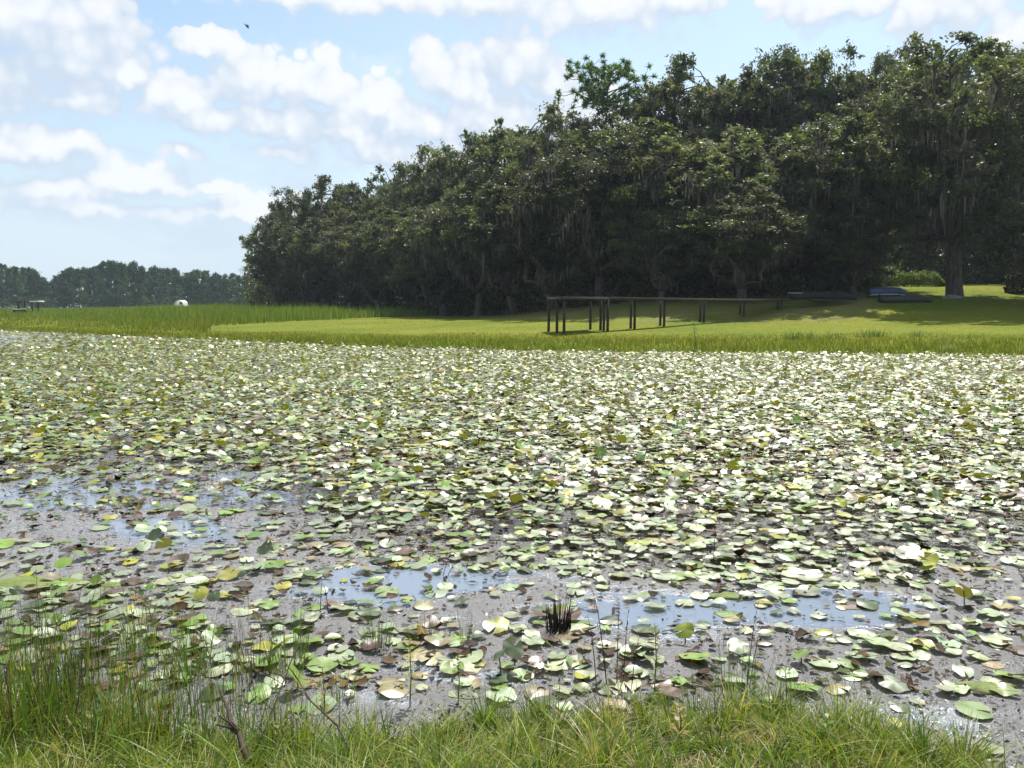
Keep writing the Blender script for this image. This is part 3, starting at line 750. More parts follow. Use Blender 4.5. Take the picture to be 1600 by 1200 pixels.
root = empty('sapling', (xs, 41.5, float(terrain(xs, 41.5)))); m.build('stem', M_dry, root, True)
c = np.stack([rng.normal(0, .09, 40), rng.normal(0, .08, 40), rng.uniform(.25, 1.4, 40)], 1)
Vv, Fv = leaf_quads(c, .06, .03); link('leaves', mesh_data('leaves', Vv, [Fv], M_grass, np.tile([.11,.16,.04], (160, 1))), root)
tag(root, 'lone thin leafy sapling standing in the far shore grass', 'sapling')

# ---------------------------------------------------------------- trees
def branch(p0, p1, n=5, sag=0.0, jit=.05):
    p0 = np.asarray(p0, float); p1 = np.asarray(p1, float)
    t = np.linspace(0, 1, n)[:, None]
    L_ = np.linalg.norm(p1-p0)
    pts = p0*(1-t)+p1*t + np.array([0, 0, 1.0])*(sag*L_*np.sin(t*PI))
    j = rng.normal(0, jit*L_, (n, 3)); j[0] = 0; j[-1] = 0
    return pts + j*np.sin(t*PI)

def make_oak(seed, H=20.0, R=7.5, base=3.0, nclump=130, per=260, leaf=.225, moss=374, bare=0.0, lean=0.0):
    """returns (trunk mesh, crown mesh, moss mesh) of a live oak standing at the origin"""
    global rng
    keep = rng; rng = np.random.default_rng(seed)
    tb = MB()
    fork = np.array([lean*.3+rng.normal(0, .3), rng.normal(0, .3), max(2.2, base*.8)])
    tb.tube(np.array([[0,0,-.4],[0,0,.0],fork*.35+[0.05,0,0],fork*.7,fork]), [.95,.66,.52,.48,.46], 9)
    limbs = []
    nl = 8
    for i in range(nl):
        az = 2*PI*i/nl + rng.normal(0, .25)
        rr = R*rng.uniform(.45, .75); zt = base+(H-base)*rng.uniform(.35, .8)
        if i == 0: rr *= .3; zt = H*.86
        e = np.array([rr*math.cos(az)+lean, rr*math.sin(az), zt])
        pts = branch(fork, e, 8, -.06+rng.normal(0, .08), .07)
        tb.tube(pts, np.linspace(.34, .09, 8), 7)
        limbs.append(pts)
    LP = np.concatenate([l[2:] for l in limbs])
    # clump centres in a lumpy dome shell
    C = []
    ph = rng.uniform(0, 2*PI, 6)
    while len(C) < nclump:
        d = unit(rng.normal(size=3)); d[2] = d[2]*.9+.12
        az = math.atan2(d[1], d[0])
        lump = 1+.16*math.sin(3*az+ph[0])+.13*math.sin(5*az+ph[1]+3*d[2])+.12*math.sin(4*d[2]*3+ph[2])
        f = rng.random()**.42
        zc = (base+H)/2; hz = (H-base)/2
        p = np.array([d[0]*R*f*lump+lean*.8, d[1]*R*f*lump, zc+d[2]*hz*f*min(lump, 1.08)])
        if p[2] > H-.6 or p[2] < base*.75: continue
        C.append(p)
    C = np.array(C)
    for c in C:
        dd = np.linalg.norm(LP-c, axis=1)+np.maximum(0, LP[:, 2]-c[2])*.8
        q = LP[np.argmin(dd)]
        if np.linalg.norm(c-q) > .5: tb.tube(branch(q, c, 4, .06, .08), [.085,.06,.045,.02], 5)
    # bright bare dead limbs that show through the moss
    db = MB(); db.tube(np.array([[0,0,fork[2]*.9],[0,0,fork[2]*.95]]), .03, 5)
    for i in range(int(bare)):
        q = LP[rng.integers(len(LP))]; e = q+np.array([rng.normal(0, 2.8), rng.normal(0, 2.8), rng.normal(.3, 1)])
        db.tube(branch(q, e, 6, .05, .12), [.08,.07,.06,.045,.03,.012], 5)
    # leaves
    cl = []; cc = []
    for c in C:
        r = rng.uniform(.75, 1.6)*R/7.5
        m = int(per*rng.uniform(.6, 1.3)*min(1.5, (r*1.0)**1.3))
        # each clump is a spray of finger-like sprigs
        ns = max(6, m//16)
        sd = unit(rng.normal(size=(ns, 3))+np.array([0, 0, .25])); sl = r*rng.uniform(.35, 1.15, ns)
        w = rng.integers(0, ns, m); t = rng.random(m)**.6
        p = c + sd[w]*(sl[w]*t)[:, None]*np.array([1.15, 1.15, .8]) + rng.normal(0, .10*r, (m, 3))
        cl.append(p)
        tint = rng.choice(4, p=[.5,.25,.15,.1])
        base_c = np.array([[.082,.098,.056],[.108,.124,.066],[.125,.122,.092],[.130,.162,.058]])[tint]
        cc.append(base_c*rng.lognormal(0, .2, (m, 1)))
    # top sprigs sticking out of the outline
    P = np.concatenate(cl); PC = np.concatenate(cc)
    L_ = leaf*rng.lognormal(0, .3, len(P))
    V, Fc = leaf_quads(P, L_*.62, L_*.33, .25)
    trunk = tb.data('trunk', M_bark, True)
    crown = mesh_data('crown', V, [Fc], M_oakleaf, np.repeat(PC, 4, 0))
    # moss: ragged hanging curtains
    ms = None
    if moss:
        low = C[C[:, 2] < base+(H-base)*.72]
        b0 = np.concatenate([low[rng.integers(0, len(low), moss)]+rng.normal(0, .8, (moss, 3)), LP[rng.integers(0, len(LP), moss//2)]])
        nm = len(b0); Ls = np.clip(rng.lognormal(math.log(.9), .6, nm), .25, 3.4); Ls = np.minimum(Ls, np.maximum(b0[:, 2]-1.2, .3))
        Vm = []; Fm = []; k0 = 0
        for rep in range(5):
            bb = b0+rng.normal(0, .3, (nm, 3)); ph_ = rng.uniform(0, PI, nm); sdv = np.stack([np.cos(ph_), np.sin(ph_), 0*ph_], 1)
            ww = rng.uniform(.022, .065, nm)
            rows = []
            for t, wk in ((0, .5), (.3, 1.), (.65, .7), (1, .1)):
                cen = bb - np.array([0, 0, 1.])*(Ls*rng.uniform(.5, 1.1, nm)*t)[:, None]+rng.normal(0, .06, (nm, 3))*t
                rows.append(cen-sdv*(ww*wk)[:, None]); rows.append(cen+sdv*(ww*wk)[:, None])
            Vr = np.stack(rows, 1).reshape(-1, 3)
            i0 = (np.arange(nm)*8)[:, None]+(np.arange(3)*2)[None]+k0
            Fm.append(np.stack([i0, i0+1, i0+3, i0+2], -1).reshape(-1, 4)); Vm.append(Vr); k0 += len(Vr)
        Vm = np.concatenate(Vm)
        mc = np.repeat(np.array([.125,.12,.10])*rng.lognormal(0, .25, (len(Vm)//8, 1)), 8, 0)
        ms = mesh_data('moss', Vm, [np.concatenate(Fm)], M_moss, mc)
    rng = keep
    return trunk, crown, ms, H, R, (db.data('dead_limbs', M_palebark, True) if bare else None)

OAKS = [make_oak(101, 20, 7.0, 2.6, 200, 270), make_oak(102, 20, 7.4, 3.2, 200, 265, lean=.8), make_oak(103, 20, 6.6, 2.2, 200, 270, lean=-.6),
        make_oak(104, 20, 7.8, 4.2, 200, 250, moss=561, bare=20), make_oak(105, 20, 7.0, 1.6, 205, 265, moss=272), make_oak(106, 20, 8.0, 5.0, 205, 265, moss=510)]

def oak(px, d, ytop, Rw, var, label, cat='tree', rz=None, noscale=1.0, group=None):
    x = xdir(px, d); z = float(terrain(x, d))
    tr, cr, mo, H, R, dl = OAKS[var]
    h = ztop(ytop, d)-z
    root = empty('live_oak', (x, d, z), random.uniform(0, 2*PI) if rz is None else rz)
    Rw *= 1.32; root.scale = (Rw/R, Rw/R, h/H)
    for nm, me in (('trunk', tr), ('crown', cr), ('moss', mo), ('dead_limbs', dl)):
        if me:
            q = link(nm, me, root)
            if nm in ('moss', 'dead_limbs'): q['kind'] = 'stuff'
    return tag(root, label, cat, group)

# front edge of the wood, from its left tip to the clearing
FRONT = [
 (437,168,352,4.6,4,'low dark oak forming the left tip of the wood'),
 (465,160,345,5.4,0,'dark oak second from the left tip of the wood'),
 (500,152,338,6.0,2,'dark oak just right of the left tip, above the marsh grass'),
 (548,143,335,6.2,4,'round low oak above the middle of the marsh grass'),
 (598,132,325,6.2,1,'green oak with bright lower boughs above the marsh grass end'),
 (648,121,320,6.0,0,'oak with twisting pale limbs near the right end of the marsh grass'),
 (695,109,318,5.6,2,'dark oak standing where marsh grass and lawn meet'),
 (748,101,290,5.8,3,'moss-hung oak at the left end of the mown lawn'),
 (805,95,270,6.0,1,'dark oak behind lawn just left of the dock head'),
 (868,90,262,6.2,0,'dark oak right above the left end of the dock'),
 (935,86,215,6.6,3,'grey moss-draped oak with bare pale limbs behind the dock head'),
 (1032,79,322,3.6,4,'small light green oak standing before the dark wood above the dock'),
 (1010,88,200,6.4,5,'grey-green oak behind the small light oak'),
 (1095,83,215,6.0,2,'dark oak to the right of the small light oak'),
 (1158,74,300,4.6,1,'slim dark oak beside the middle of the dock walkway'),
 (1205,84,205,6.2,0,'dark oak behind the shore end of the dock walkway'),
 (1275,83,200,6.4,5,'tall moss-hung oak behind the dark overturned boat'),
 (1330,80,318,4.0,4,'low bushy oak behind the boats, left of the hedge'),
 (1322,88,190,5.4,1,'dark oak above the left end of the sunlit hedge'),
 (1488,78,80,7.4,5,'big oak with thick bare trunk on the lawn right of the boats'),
 (1612,70,300,3.6,4,'low leafy oak cut by the right edge of the picture'),
]
MID = [
 (455,176,318,4.6,1,'taller oak just behind the left tip of the wood'),
 (470,170,300,5.4,3,'oak with ragged top in the left slope of the treetops'),
 (515,164,277,5.6,2,'pointed oak crown, first high point from the left'),
 (562,156,290,5.6,0,'oak crown in the dip right of the first high point'),
 (607,148,267,5.8,4,'oak crown with feathery sprigs against the cloud, left slope'),
 (652,139,258,5.8,1,'oak crown right of the feathery sprigs on the left slope'),
 (690,130,233,5.6,3,'oak crown with open sprigs showing sky, halfway up the slope'),
 (735,119,217,5.8,0,'oak crown below the tallest cloud tower'),
 (786,111,198,5.8,2,'oak crown under the right shoulder of the cloud tower'),
 (838,104,184,6.0,4,'oak crown just left of the pine'),
 (885,100,172,5.6,1,'oak crown directly below the left side of the pine'),
 (1010,99,133,5.4,0,'oak crown just right of the pine'),
 (1062,97,106,5.8,2,'broad oak crown second right of the pine'),
 (1125,97,118,6.0,4,'oak crown third right of the pine with rounded top'),
 (1190,95,104,6.0,0,'oak crown left of the leggy sprigs on the skyline'),
 (1243,94,90,5.6,3,'oak crown with open leggy sprigs on the skyline'),
 (1300,94,113,6.0,1,'oak crown in the dip right of the leggy sprigs'),
 (1318,96,104,4.8,2,'oak crown left of the tallest round crown'),
 (1400,136,90,6.8,0,'oak crown behind and left of the big trunk oak'),
 (1440,127,72,6.4,4,'tallest rounded crown just left of the big trunk oak'),
 (1560,136,76,7.0,2,'tall oak crown near the right edge with sky gap beside it'),
 (1625,112,64,7.0,1,'tallest oak crown leaving the picture at the upper right'),
 (1500,140,120,7.0,3,'shaded oak at the back of the clearing behind the trunk'),
]
for t in FRONT: oak(*t)
for t in MID: oak(*t)

# pine with an open, tufted crown
def make_pine():
    x = xdir(938, 106); z = float(terrain(x, 106)); H = ztop(118, 106)-z
    root = empty('pine_tree', (x, 106, z))
    tb = MB()
    tb.tube(branch((0,0,-.3), (.6,0,H*.97), 9, 0, .008), np.linspace(.34, .07, 9), 8)
    tufts = []
    for i in range(44):
        t = rng.uniform(.76, .985); az = i*2.4+rng.normal(0, .3)
        Lb = (6.4*(1-abs(t-.86)*3.0))*rng.uniform(.55, 1.0)
        p0 = np.array([.6*t, 0, H*t]); e = p0+np.array([math.cos(az)*Lb, math.sin(az)*Lb, Lb*rng.uniform(.05, .4)])
        e[2] = min(e[2], H)
        pts = branch(p0, e, 6, .06, .05); tb.tube(pts, np.linspace(.09, .025, 6), 5)
        for k in range(4):
            q = pts[rng.integers(2, 6)]; f = q+rng.normal(0, .55, 3)+np.array([0, 0, .3])
            tb.tube([q, (q+f)/2+[0, 0, .05], f], [.03,.025,.012], 4); tufts.append(f)
        tufts.append(e)
    tb.build('trunk', M_bark, root, True)
    T = np.repeat(np.array(tufts), 46, 0)
    d = unit(rng.normal(size=T.shape)+np.array([0, 0, .35])); L_ = rng.uniform(.3, .62, len(T))
    sd = unit(np.cross(d, rng.normal(size=d.shape)))*.055
    Vp = np.stack([T-sd, T+sd, T+d*L_[:, None]+sd*.4, T+d*L_[:, None]-sd*.4], 1).reshape(-1, 3)
    pc = np.repeat(np.array([.07,.12,.035])*rng.lognormal(0, .25, (len(T), 1)), 4, 0)
    link('crown', mesh_data('crown', Vp, [np.arange(len(Vp)).reshape(-1, 4)], M_oakleaf, pc), root)
    tag(root, 'tall pine with open tufted flat-topped crown rising above the oaks', 'tree')
make_pine()

# dim undergrowth that closes the wood below and behind the crowns
def undergrowth():
    n = 90000
    px = rng.uniform(385, 1700, n)
    fd = front_d(px)
    d = fd + 1.0 + rng.random(n)*38
    X = xdir(px, d)
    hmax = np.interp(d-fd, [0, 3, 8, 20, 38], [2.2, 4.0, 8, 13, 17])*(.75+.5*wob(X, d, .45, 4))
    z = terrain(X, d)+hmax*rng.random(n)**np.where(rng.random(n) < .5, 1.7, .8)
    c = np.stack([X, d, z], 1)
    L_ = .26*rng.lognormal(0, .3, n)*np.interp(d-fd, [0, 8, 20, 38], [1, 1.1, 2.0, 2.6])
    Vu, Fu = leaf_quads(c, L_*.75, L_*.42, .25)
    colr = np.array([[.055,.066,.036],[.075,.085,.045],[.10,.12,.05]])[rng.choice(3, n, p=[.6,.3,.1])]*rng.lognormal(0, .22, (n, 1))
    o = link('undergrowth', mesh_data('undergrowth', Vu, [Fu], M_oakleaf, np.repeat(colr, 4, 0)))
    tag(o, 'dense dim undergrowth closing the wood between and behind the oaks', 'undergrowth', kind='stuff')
undergrowth()

def bush(name, px, d, w, h, dep, n, palette, p, label, cat, leaf=.2, rz=0.0):
    x = xdir(px, d); z = float(terrain(x, d))
    root = empty(name, (x, d, z), rz)
    u = rng.uniform(-1, 1, (n, 3)); top = .72+.28*wob(u[:, 0]*w, u[:, 1]*dep, 2.2, 3)
    c = np.stack([u[:, 0]*w/2, u[:, 1]*dep/2*np.sqrt(1-.6*u[:, 0]**2), (1-(1-rng.random(n))**1.6)*h*top*np.clip(1.15-np.abs(u[:, 0])**5, .25, 1)], 1)
    Vb, Fb = leaf_quads(c, leaf*.6, leaf*.36, .5)
    link('foliage', mesh_data('foliage', Vb, [Fb], M_grass if palette is HP else M_oakleaf, col_var(n, palette, p, 4)), root)
    st = MB()
    for i in range(9):
        a = rng.uniform(-.42, .42)*w; st.tube([(a, 0, -.2), (a+rng.normal(0, .1), rng.normal(0, .1), h*.4), (a+rng.normal(0, .25), rng.normal(0, .2), h*.75)], [.04,.03,.012], 5)
    st.build('stems', M_bark, root, True)
    return tag(root, label, cat)
HP = [[.10,.15,.03],[.16,.21,.05],[.2,.22,.08]]
bush('hedge', 1425, 97, 6.2, 2.0, 1.6, 3200, HP, [.4,.4,.2], 'sunlit pale green hedge in the clearing behind the boats', 'hedge', rz=-.25)
bush('shrub', 1350, 92, 2.6, 1.5, 1.5, 1500, HP, [.6,.3,.1], 'small leafy shrub at the left end of the sunlit hedge', 'shrub')
bush('shrub', 1592, 80, 2.6, 3.0, 2.4, 3000, [[.04,.055,.022],[.06,.08,.03]], [.6,.4], 'dark shrub at the right edge beyond the big trunk', 'shrub')

# far tree line across the marsh
def make_far(seed, H, R, base, n=2600, conic=0.0):
    global rng
    keep = rng; rng = np.random.default_rng(seed)
    m = MB(); m.tube(branch((0,0,-.5), (0,0,H*.9), 5, 0, .01), np.linspace(.35, .08, 5), 6)
    nc = 46
    C = []
    for i in range(nc):
        t = rng.random(); az = rng.uniform(0, 2*PI)
        rr = R*(math.sin(PI*min(1, .12+.86*t))**.6)*(1-conic*t)*math.sqrt(rng.random())
        C.append((rr*math.cos(az), rr*math.sin(az), base+(H-base)*t))
    C = np.array(C)
    k = rng.integers(0, nc, n)
    p = C[k]+rng.normal(0, .75, (n, 3))*np.array([1, 1, .75])
    cs = np.array([[.05,.095,.035],[.068,.12,.04],[.038,.072,.03]])[rng.choice(3, nc)]*rng.lognormal(0, .38, (nc, 1))
    V, Fq = leaf_quads(p, .5*rng.lognormal(0, .3, n), .3, .3)
    r = (m.data('trunk', M_bark, True), mesh_data('crown', V, [Fq], M_farleaf, np.repeat(cs[k], 4, 0)), H)
    rng = keep
    return r
FARV = [make_far(1, 20, 5.0, 1.5), make_far(2, 20, 4.2, 2.5, conic=.35), make_far(3, 20, 5.6, 1.0), make_far(4, 20, 3.6, 2, 2000, .5)]
TOPX = [-40, 0, 40, 62, 78, 90, 104, 140, 182, 215, 250, 290, 330, 350, 380, 420]
TOPY = [414, 415, 418, 422, 440, 439, 423, 420, 411, 413, 421, 425, 425, 431, 430, 430]
farlist = []
px = -30.0
while px < 430:
    farlist.append((px, rng.uniform(425, 455))); px += rng.uniform(8, 12.5)
px = -34.0
while px < 430:
    farlist.append((px, rng.uniform(470, 500))); px += rng.uniform(13, 17)
farlist.sort()
LMK = [(30, 'the roofed dock shelter'), (82, 'the gap in the far trees'), (182, 'the highest far treetop'), (285, 'the white shed'), (405, 'the left tip of the oak wood')]
cnt = {}
NUM = ['nearest', 'second', 'third', 'fourth', 'fifth', 'sixth', 'seventh', 'eighth', 'ninth', 'tenth', 'eleventh', 'twelfth']
recs = []
for px, d in farlist:
    mx, nm = min(LMK, key=lambda l: abs(l[0]-px))
    sidew = 'right' if px >= mx else 'left'
    row = 'front-row' if d < 462 else 'back-row'
    recs.append((abs(px-mx), px, d, nm, sidew, row))
labs = {}
for r in sorted(recs):
    key = r[3:]; i = cnt.get(key, 0); cnt[key] = i+1
    labs[(r[1], r[2])] = f'{NUM[min(i, 11)]} {r[5]} far tree {r[4]} of {r[3]}'
for i, (px, d) in enumerate(farlist):
    x = xdir(px, d); z = float(terrain(x, d))
    tr, cr, H = FARV[int(rng.integers(0, 4))]
    yt = np.interp(px, TOPX, TOPY)+rng.uniform(-3, 9)*(1 if d < 462 else .35)
    h = max(ztop(yt, d)-z, 5)
    root = empty('far_tree', (x, d, z), rng.uniform(0, 6))
    w = rng.uniform(.68, 1.0); root.scale = (w, w, h/H)
    link('trunk', tr, root); link('crown', cr, root)
    tag(root, labs[(px, d)], 'tree', 'hazy trees of the far tree line')
# low brush under the far trees
n = 9000
px_ = rng.uniform(-60, 440, n); d_ = rng.uniform(418, 470, n); X = xdir(px_, d_)
c = np.stack([X, d_, terrain(X, d_)+rng.random(n)**1.2*6], 1)
Vb, Fb = leaf_quads(c, .6, .4, .3)
tag(link('far_brush', mesh_data('far_brush', Vb, [Fb], M_farleaf, col_var(n, [[.04,.06,.028],[.055,.07,.03]], [.6,.4], 4))), 'low hazy brush along the foot of the far tree line', 'brush', kind='stuff')

# ---------------------------------------------------------------- dock
DZ = 2.70
dock = empty('dock', (xdir(881, 50.5), 50.5, float(terrain(xdir(881, 50.5), 50.5))))
dl0 = np.array(dock.location)
tag(dock, 'long weathered wooden dock on tall dark posts crossing the lawn', 'dock')
def post(px, d, r=.085, top=DZ-.02):
    x = xdir(px, d); z = float(terrain(x, d))
    m = MB(); m.tube(np.array([[x, d, z-.3],[x+.01, d, (z+top)/2],[x, d, top]])-dl0, [r*1.05, r, r*.97], 8)
    m.build('post', M_postwood, dock, True)
for px, d in ((881,50.5),(870,52),(857,53.5),(949,53.0),(943,54.2),(938,55),(922,56.3),(985,56.9),(991,55.8),(1031,60.2),(1037,59.2),(1093,64.6),(1099,63.6),(1155,68.4),(1161,67.4),(1213,71.2),(1219,70.2)):
    post(px, d)
def deck_strip(a0, a1, b0, b1, name):
    """planks between edge line a0-a1 and edge line b0-b1 (plan points)"""
    a0, a1, b0, b1 = [np.array(p, float) for p in (a0, a1, b0, b1)]
    n = int(np.linalg.norm(a1-a0)/.15)
    m = MB()
    for i in range(n):
        t0, t1 = (i+.04)/n, (i+.96)/n
        p = [a0+(a1-a0)*t0, a0+(a1-a0)*t1, b0+(b1-b0)*t1, b0+(b1-b0)*t0]
        dz = rng.normal(0, .006)
        ex = unit(a0-b0)*rng.uniform(0, .05)
        Vq = [[*(p[0]+ex), DZ+dz], [*(p[1]+ex), DZ+dz], [*p[2], DZ+dz], [*p[3], DZ+dz], [*(p[0]+ex), DZ+.04+dz], [*(p[1]+ex), DZ+.04+dz], [*p[2], DZ+.04+dz], [*p[3], DZ+.04+dz]]
        m.add(np.array(Vq)-dl0, [[[0,3,2,1],[4,5,6,7],[0,1,5,4],[1,2,6,5],[2,3,7,6],[3,0,4,7]]])
    m.build(name, M_wood, dock)
def beam(p, q, h=.13, w=.05, z=DZ-.07):
    p = np.array(p, float); q = np.array(q, float); c = (p+q)/2; L_ = np.linalg.norm(q-p)
    m = MB(); m.box((c[0]-dl0[0], c[1]-dl0[1], z-dl0[2]), (L_, w, h), math.atan2(q[1]-p[1], q[0]-p[0]))
    m.build('beam', M_postwood, dock)
def pt(px, d): return np.array([xdir(px, d), d])
c1, c2, c3, c4 = pt(879, 50.3), pt(855, 53.7), pt(922, 56.6), pt(950, 52.9)
deck_strip(c1, c4, c2, c3, 'decking')
for a, b in ((c1, c4), (c2, c3), (c1, c2), (c4, c3)): beam(a, b)
w0, w1, v0, v1 = pt(952, 53.2), pt(1232, 70.6), pt(944, 54.6), pt(1225, 71.9)
deck_strip(w0, w1, v0, v1, 'walkway')
for t in ((w0, w1), (v0, v1)): beam(*t)
m = MB()
for i in range(3):
    m.box((*( (pt(1280+i*26, 73.5+i*.9))-dl0[:2]), DZ-dl0[2]-.02), (1.5, 1.4, .08), .7)
m.build('landing', M_wood, dock)

# ---------------------------------------------------------------- boats
def hull(name, px, d, zb, Lh, beam_, dep, rz, mat, label, trim=None, upside=True, blunt=0.0, roll=0.0):
    x = xdir(px, d)
    root = empty(name, (x, d, zb), rz)
    ns, nr = 17, 11
    t = np.linspace(-1, 1, ns); V = []
    for ti in t:
        wdt = beam_/2*(1-abs(ti)**(2.4 if ti > 0 or not blunt else 8)*(1-.06 if not blunt or ti > 0 else .2))
        dp = dep*(1-.35*max(0, abs(ti)-.6)/.4*(1 if ti > 0 or not blunt else .2)); sheer = .12*dep*ti**2
        a = np.linspace(0, PI, nr)
        V.append(np.stack([np.full(nr, ti*Lh/2), wdt*np.sign(np.cos(a))*np.abs(np.cos(a))**.7, (dp*np.abs(np.sin(a))**.55-sheer)], 1))
    V = np.concatenate(V)
    if not upside: V[:, 2] = dep-V[:, 2]
    i = (np.arange(ns-1)*nr)[:, None]; j = np.arange(nr-1)[None]
    q = np.stack([i+j, i+nr+j, i+nr+j+1, i+j+1], -1).reshape(-1, 4)
    m = MB(); m.add(V, [q, np.arange(nr)[None], (np.arange(nr)+(ns-1)*nr)[None, ::-1]])
    h = m.build('hull', mat, root, True)
    so = h.modifiers.new('solid', 'SOLIDIFY'); so.thickness = .03; so.offset = -1
    g = MB()
    for s_ in (0, nr-1): g.tube(V.reshape(ns, nr, 3)[:, s_]*np.array([1, 1.02, 1]), .03, 6)
    g.build('gunwale', trim or mat, root, True)
    k = MB(); kz = V.reshape(ns, nr, 3)[:, nr//2]; k.tube(kz[1:-1]+np.array([0, 0, .01 if upside else -.01]), .025, 6); k.build('keel', trim or mat, root, True)
    return tag(root, label, 'boat')
M_dkboat = noisy_mat('dark_green_paint', (.012,.016,.014), (.026,.03,.026), 5, .6, .1, spec=.2)
M_blue = noisy_mat('blue_paint', (.03,.055,.11), (.05,.08,.14), 4, .4, .1, spec=.5)
M_grey = noisy_mat('grey_hull', (.03,.03,.03), (.06,.06,.055), 5, .6, .1)
M_white = noisy_mat('white_paint', (.7,.7,.68), (.82,.82,.8), 4, .5, .1)
hull('canoe', 1288, 71.5, 2.78, 6.2, 1.1, .55, .35, M_dkboat, 'long dark green boat lying upside down on the dock end')
hull('rowboat', 1383, 76.5, float(terrain(xdir(1383, 76.5), 76.5))+.32, 3.2, 1.35, .6, -.12, M_blue, 'blue boat lying upside down on the lawn right of the dark one', M_white, blunt=1)
hull('rowboat', 1412, 73.0, float(terrain(xdir(1412, 73), 73))+.02, 4.2, 1.3, .5, -.1, M_grey, 'dark grey boat upside down in shade below the blue boat', blunt=1)
# trestles carrying the blue boat
for dx, l in ((-.9, 'left wooden trestle under the blue boat'), (.9, 'right wooden trestle under the blue boat')):
    x = xdir(1383, 76.5)+dx; y = 76.5; z = float(terrain(x, y))
    rt = empty('trestle', (x, y, z)); m = MB(); m.box((0, 0, .28), (.09, 1.3, .08)); m.build('beam', M_postwood, rt)
    for sy_ in (-.5, .5):
        m = MB(); m.tube([(-.12, sy_, -.05), (0, sy_, .26)], [.03, .03], 6); m.tube([(.12, sy_, -.05), (0, sy_, .26)], [.03, .03], 6); m.build('leg', M_postwood, rt)
    tag(rt, l, 'trestle', 'trestles under the blue boat')
x = xdir(1245, 76); m = MB(); m.box((0, 0, 0), (1.8, .25, .06)); 
tag(m.build('plank', M_white, None, False, (x, 76, float(terrain(x, 76))+.55)), 'pale plank lying left behind the dark upturned boat', 'plank')
m = MB(); m.box((0, 0, 0), (1.5, .3, .5)); m.V[0][4:] *= np.array([.9, .85, 1]); 
tag(m.build('sawhorse_block', M_postwood, None, False, (x, 76, float(terrain(x, 76))+.26)), 'dark timber block under the pale plank', 'block')
def rock(px, d, r, label):
    x = xdir(px, d); z = float(terrain(x, d)); n = 14
    th = np.linspace(0, 2*PI, n, endpoint=False); rings = []
    for f, zz in ((1.05, -.1), (1., .12), (.8, .34), (.45, .46)):
        rings.append(np.stack([r*f*np.cos(th)*1.5*(1+.12*np.sin(3*th+f*4)), r*f*np.sin(th), r*zz*(1+.2*np.sin(2*th))+0*th], 1))
    V = np.concatenate(rings+[np.array([[0, 0, r*.5]])])
    q = np.concatenate([np.stack([j*n+np.arange(n), j*n+(np.arange(n)+1) % n, (j+1)*n+(np.arange(n)+1) % n, (j+1)*n+np.arange(n)], 1) for j in range(3)])
    t_ = np.stack([3*n+np.arange(n), 3*n+(np.arange(n)+1) % n, np.full(n, 4*n)], 1)
    tag(link('rock', mesh_data('rock', V, [q, t_], noisy_mat('limestone', (.16,.155,.14), (.3,.29,.26), 5, .9, .5), None, True), loc=(x, d, z)), label, 'rock')
rock(1484, 76.2, .55, 'pale rock at the foot of the big oak trunk')

# ---------------------------------------------------------------- far left: shelter, boat, white shed
x = xdir(47, 150); z = float(terrain(x, 150))
rt = empty('dock_shelter', (x, 150, z))
zr = ztop(472, 150)-z
for dx in (-1.7, -.6, .7, 1.7):
    m = MB(); m.tube([(dx, 0, -.3), (dx, 0, zr/2), (dx, 0, zr)], [.09, .09, .09], 7); m.build('post', M_postwood, rt)
m = MB(); m.box((-.6, 0, zr+.07), (3.0, 2.4, .16)); m.build('roof', M_grey, rt)
m = MB(); m.box((1.55, 0, zr+.1), (1.25, 2.4, .2)); m.build('roof_panel', M_white, rt)['label'] = 'white roof end'
m = MB(); m.box((0, 0, .35), (3.8, 2.2, .12)); m.build('decking', M_wood, rt)
tag(rt, 'distant dock shelter with flat dark roof and white roof end', 'shelter')
hull('rowboat', 33, 140, float(terrain(xdir(33, 140), 140))+.1, 1.9, .9, .75, .3, M_grey, 'tiny dark boat beside the distant dock shelter', M_white, upside=False)
x = xdir(285, 215); z = float(terrain(x, 215)); zt = ztop(469, 215)-z
rt = empty('white_shed', (x, 215, z), 1.25)
m = MB(); m.box((0, 0, (zt-1.1)/2), (3.0, 2.4, zt-1.1)); m.build('wall', M_white, rt)
m = MB(); n_ = 9
for i in range(n_):
    a0, a1 = PI*i/n_, PI*(i+1)/n_
    V = [[-1.5, 1.4*math.cos(a0), zt-1.1+1.1*math.sin(a0)], [1.5, 1.4*math.cos(a0), zt-1.1+1.1*math.sin(a0)], [1.5, 1.4*math.cos(a1), zt-1.1+1.1*math.sin(a1)], [-1.5, 1.4*math.cos(a1), zt-1.1+1.1*math.sin(a1)]]
    m.add(V, [[[0,1,2,3]]])
m.build('roof', M_white, rt)
m = MB(); m.box((1.53, 0, (zt-1.2)/2), (.06, 1.2, zt-1.2)); m.build('door', M_grey, rt)
m = MB(); m.box((2.3, 0, zt-1.25), (1.4, 1.8, .08)); m.build('awning', M_white, rt)
rt.scale = (.62, .95, 1)
tag(rt, 'small white round-roofed shed showing above the far marsh grass', 'shed')

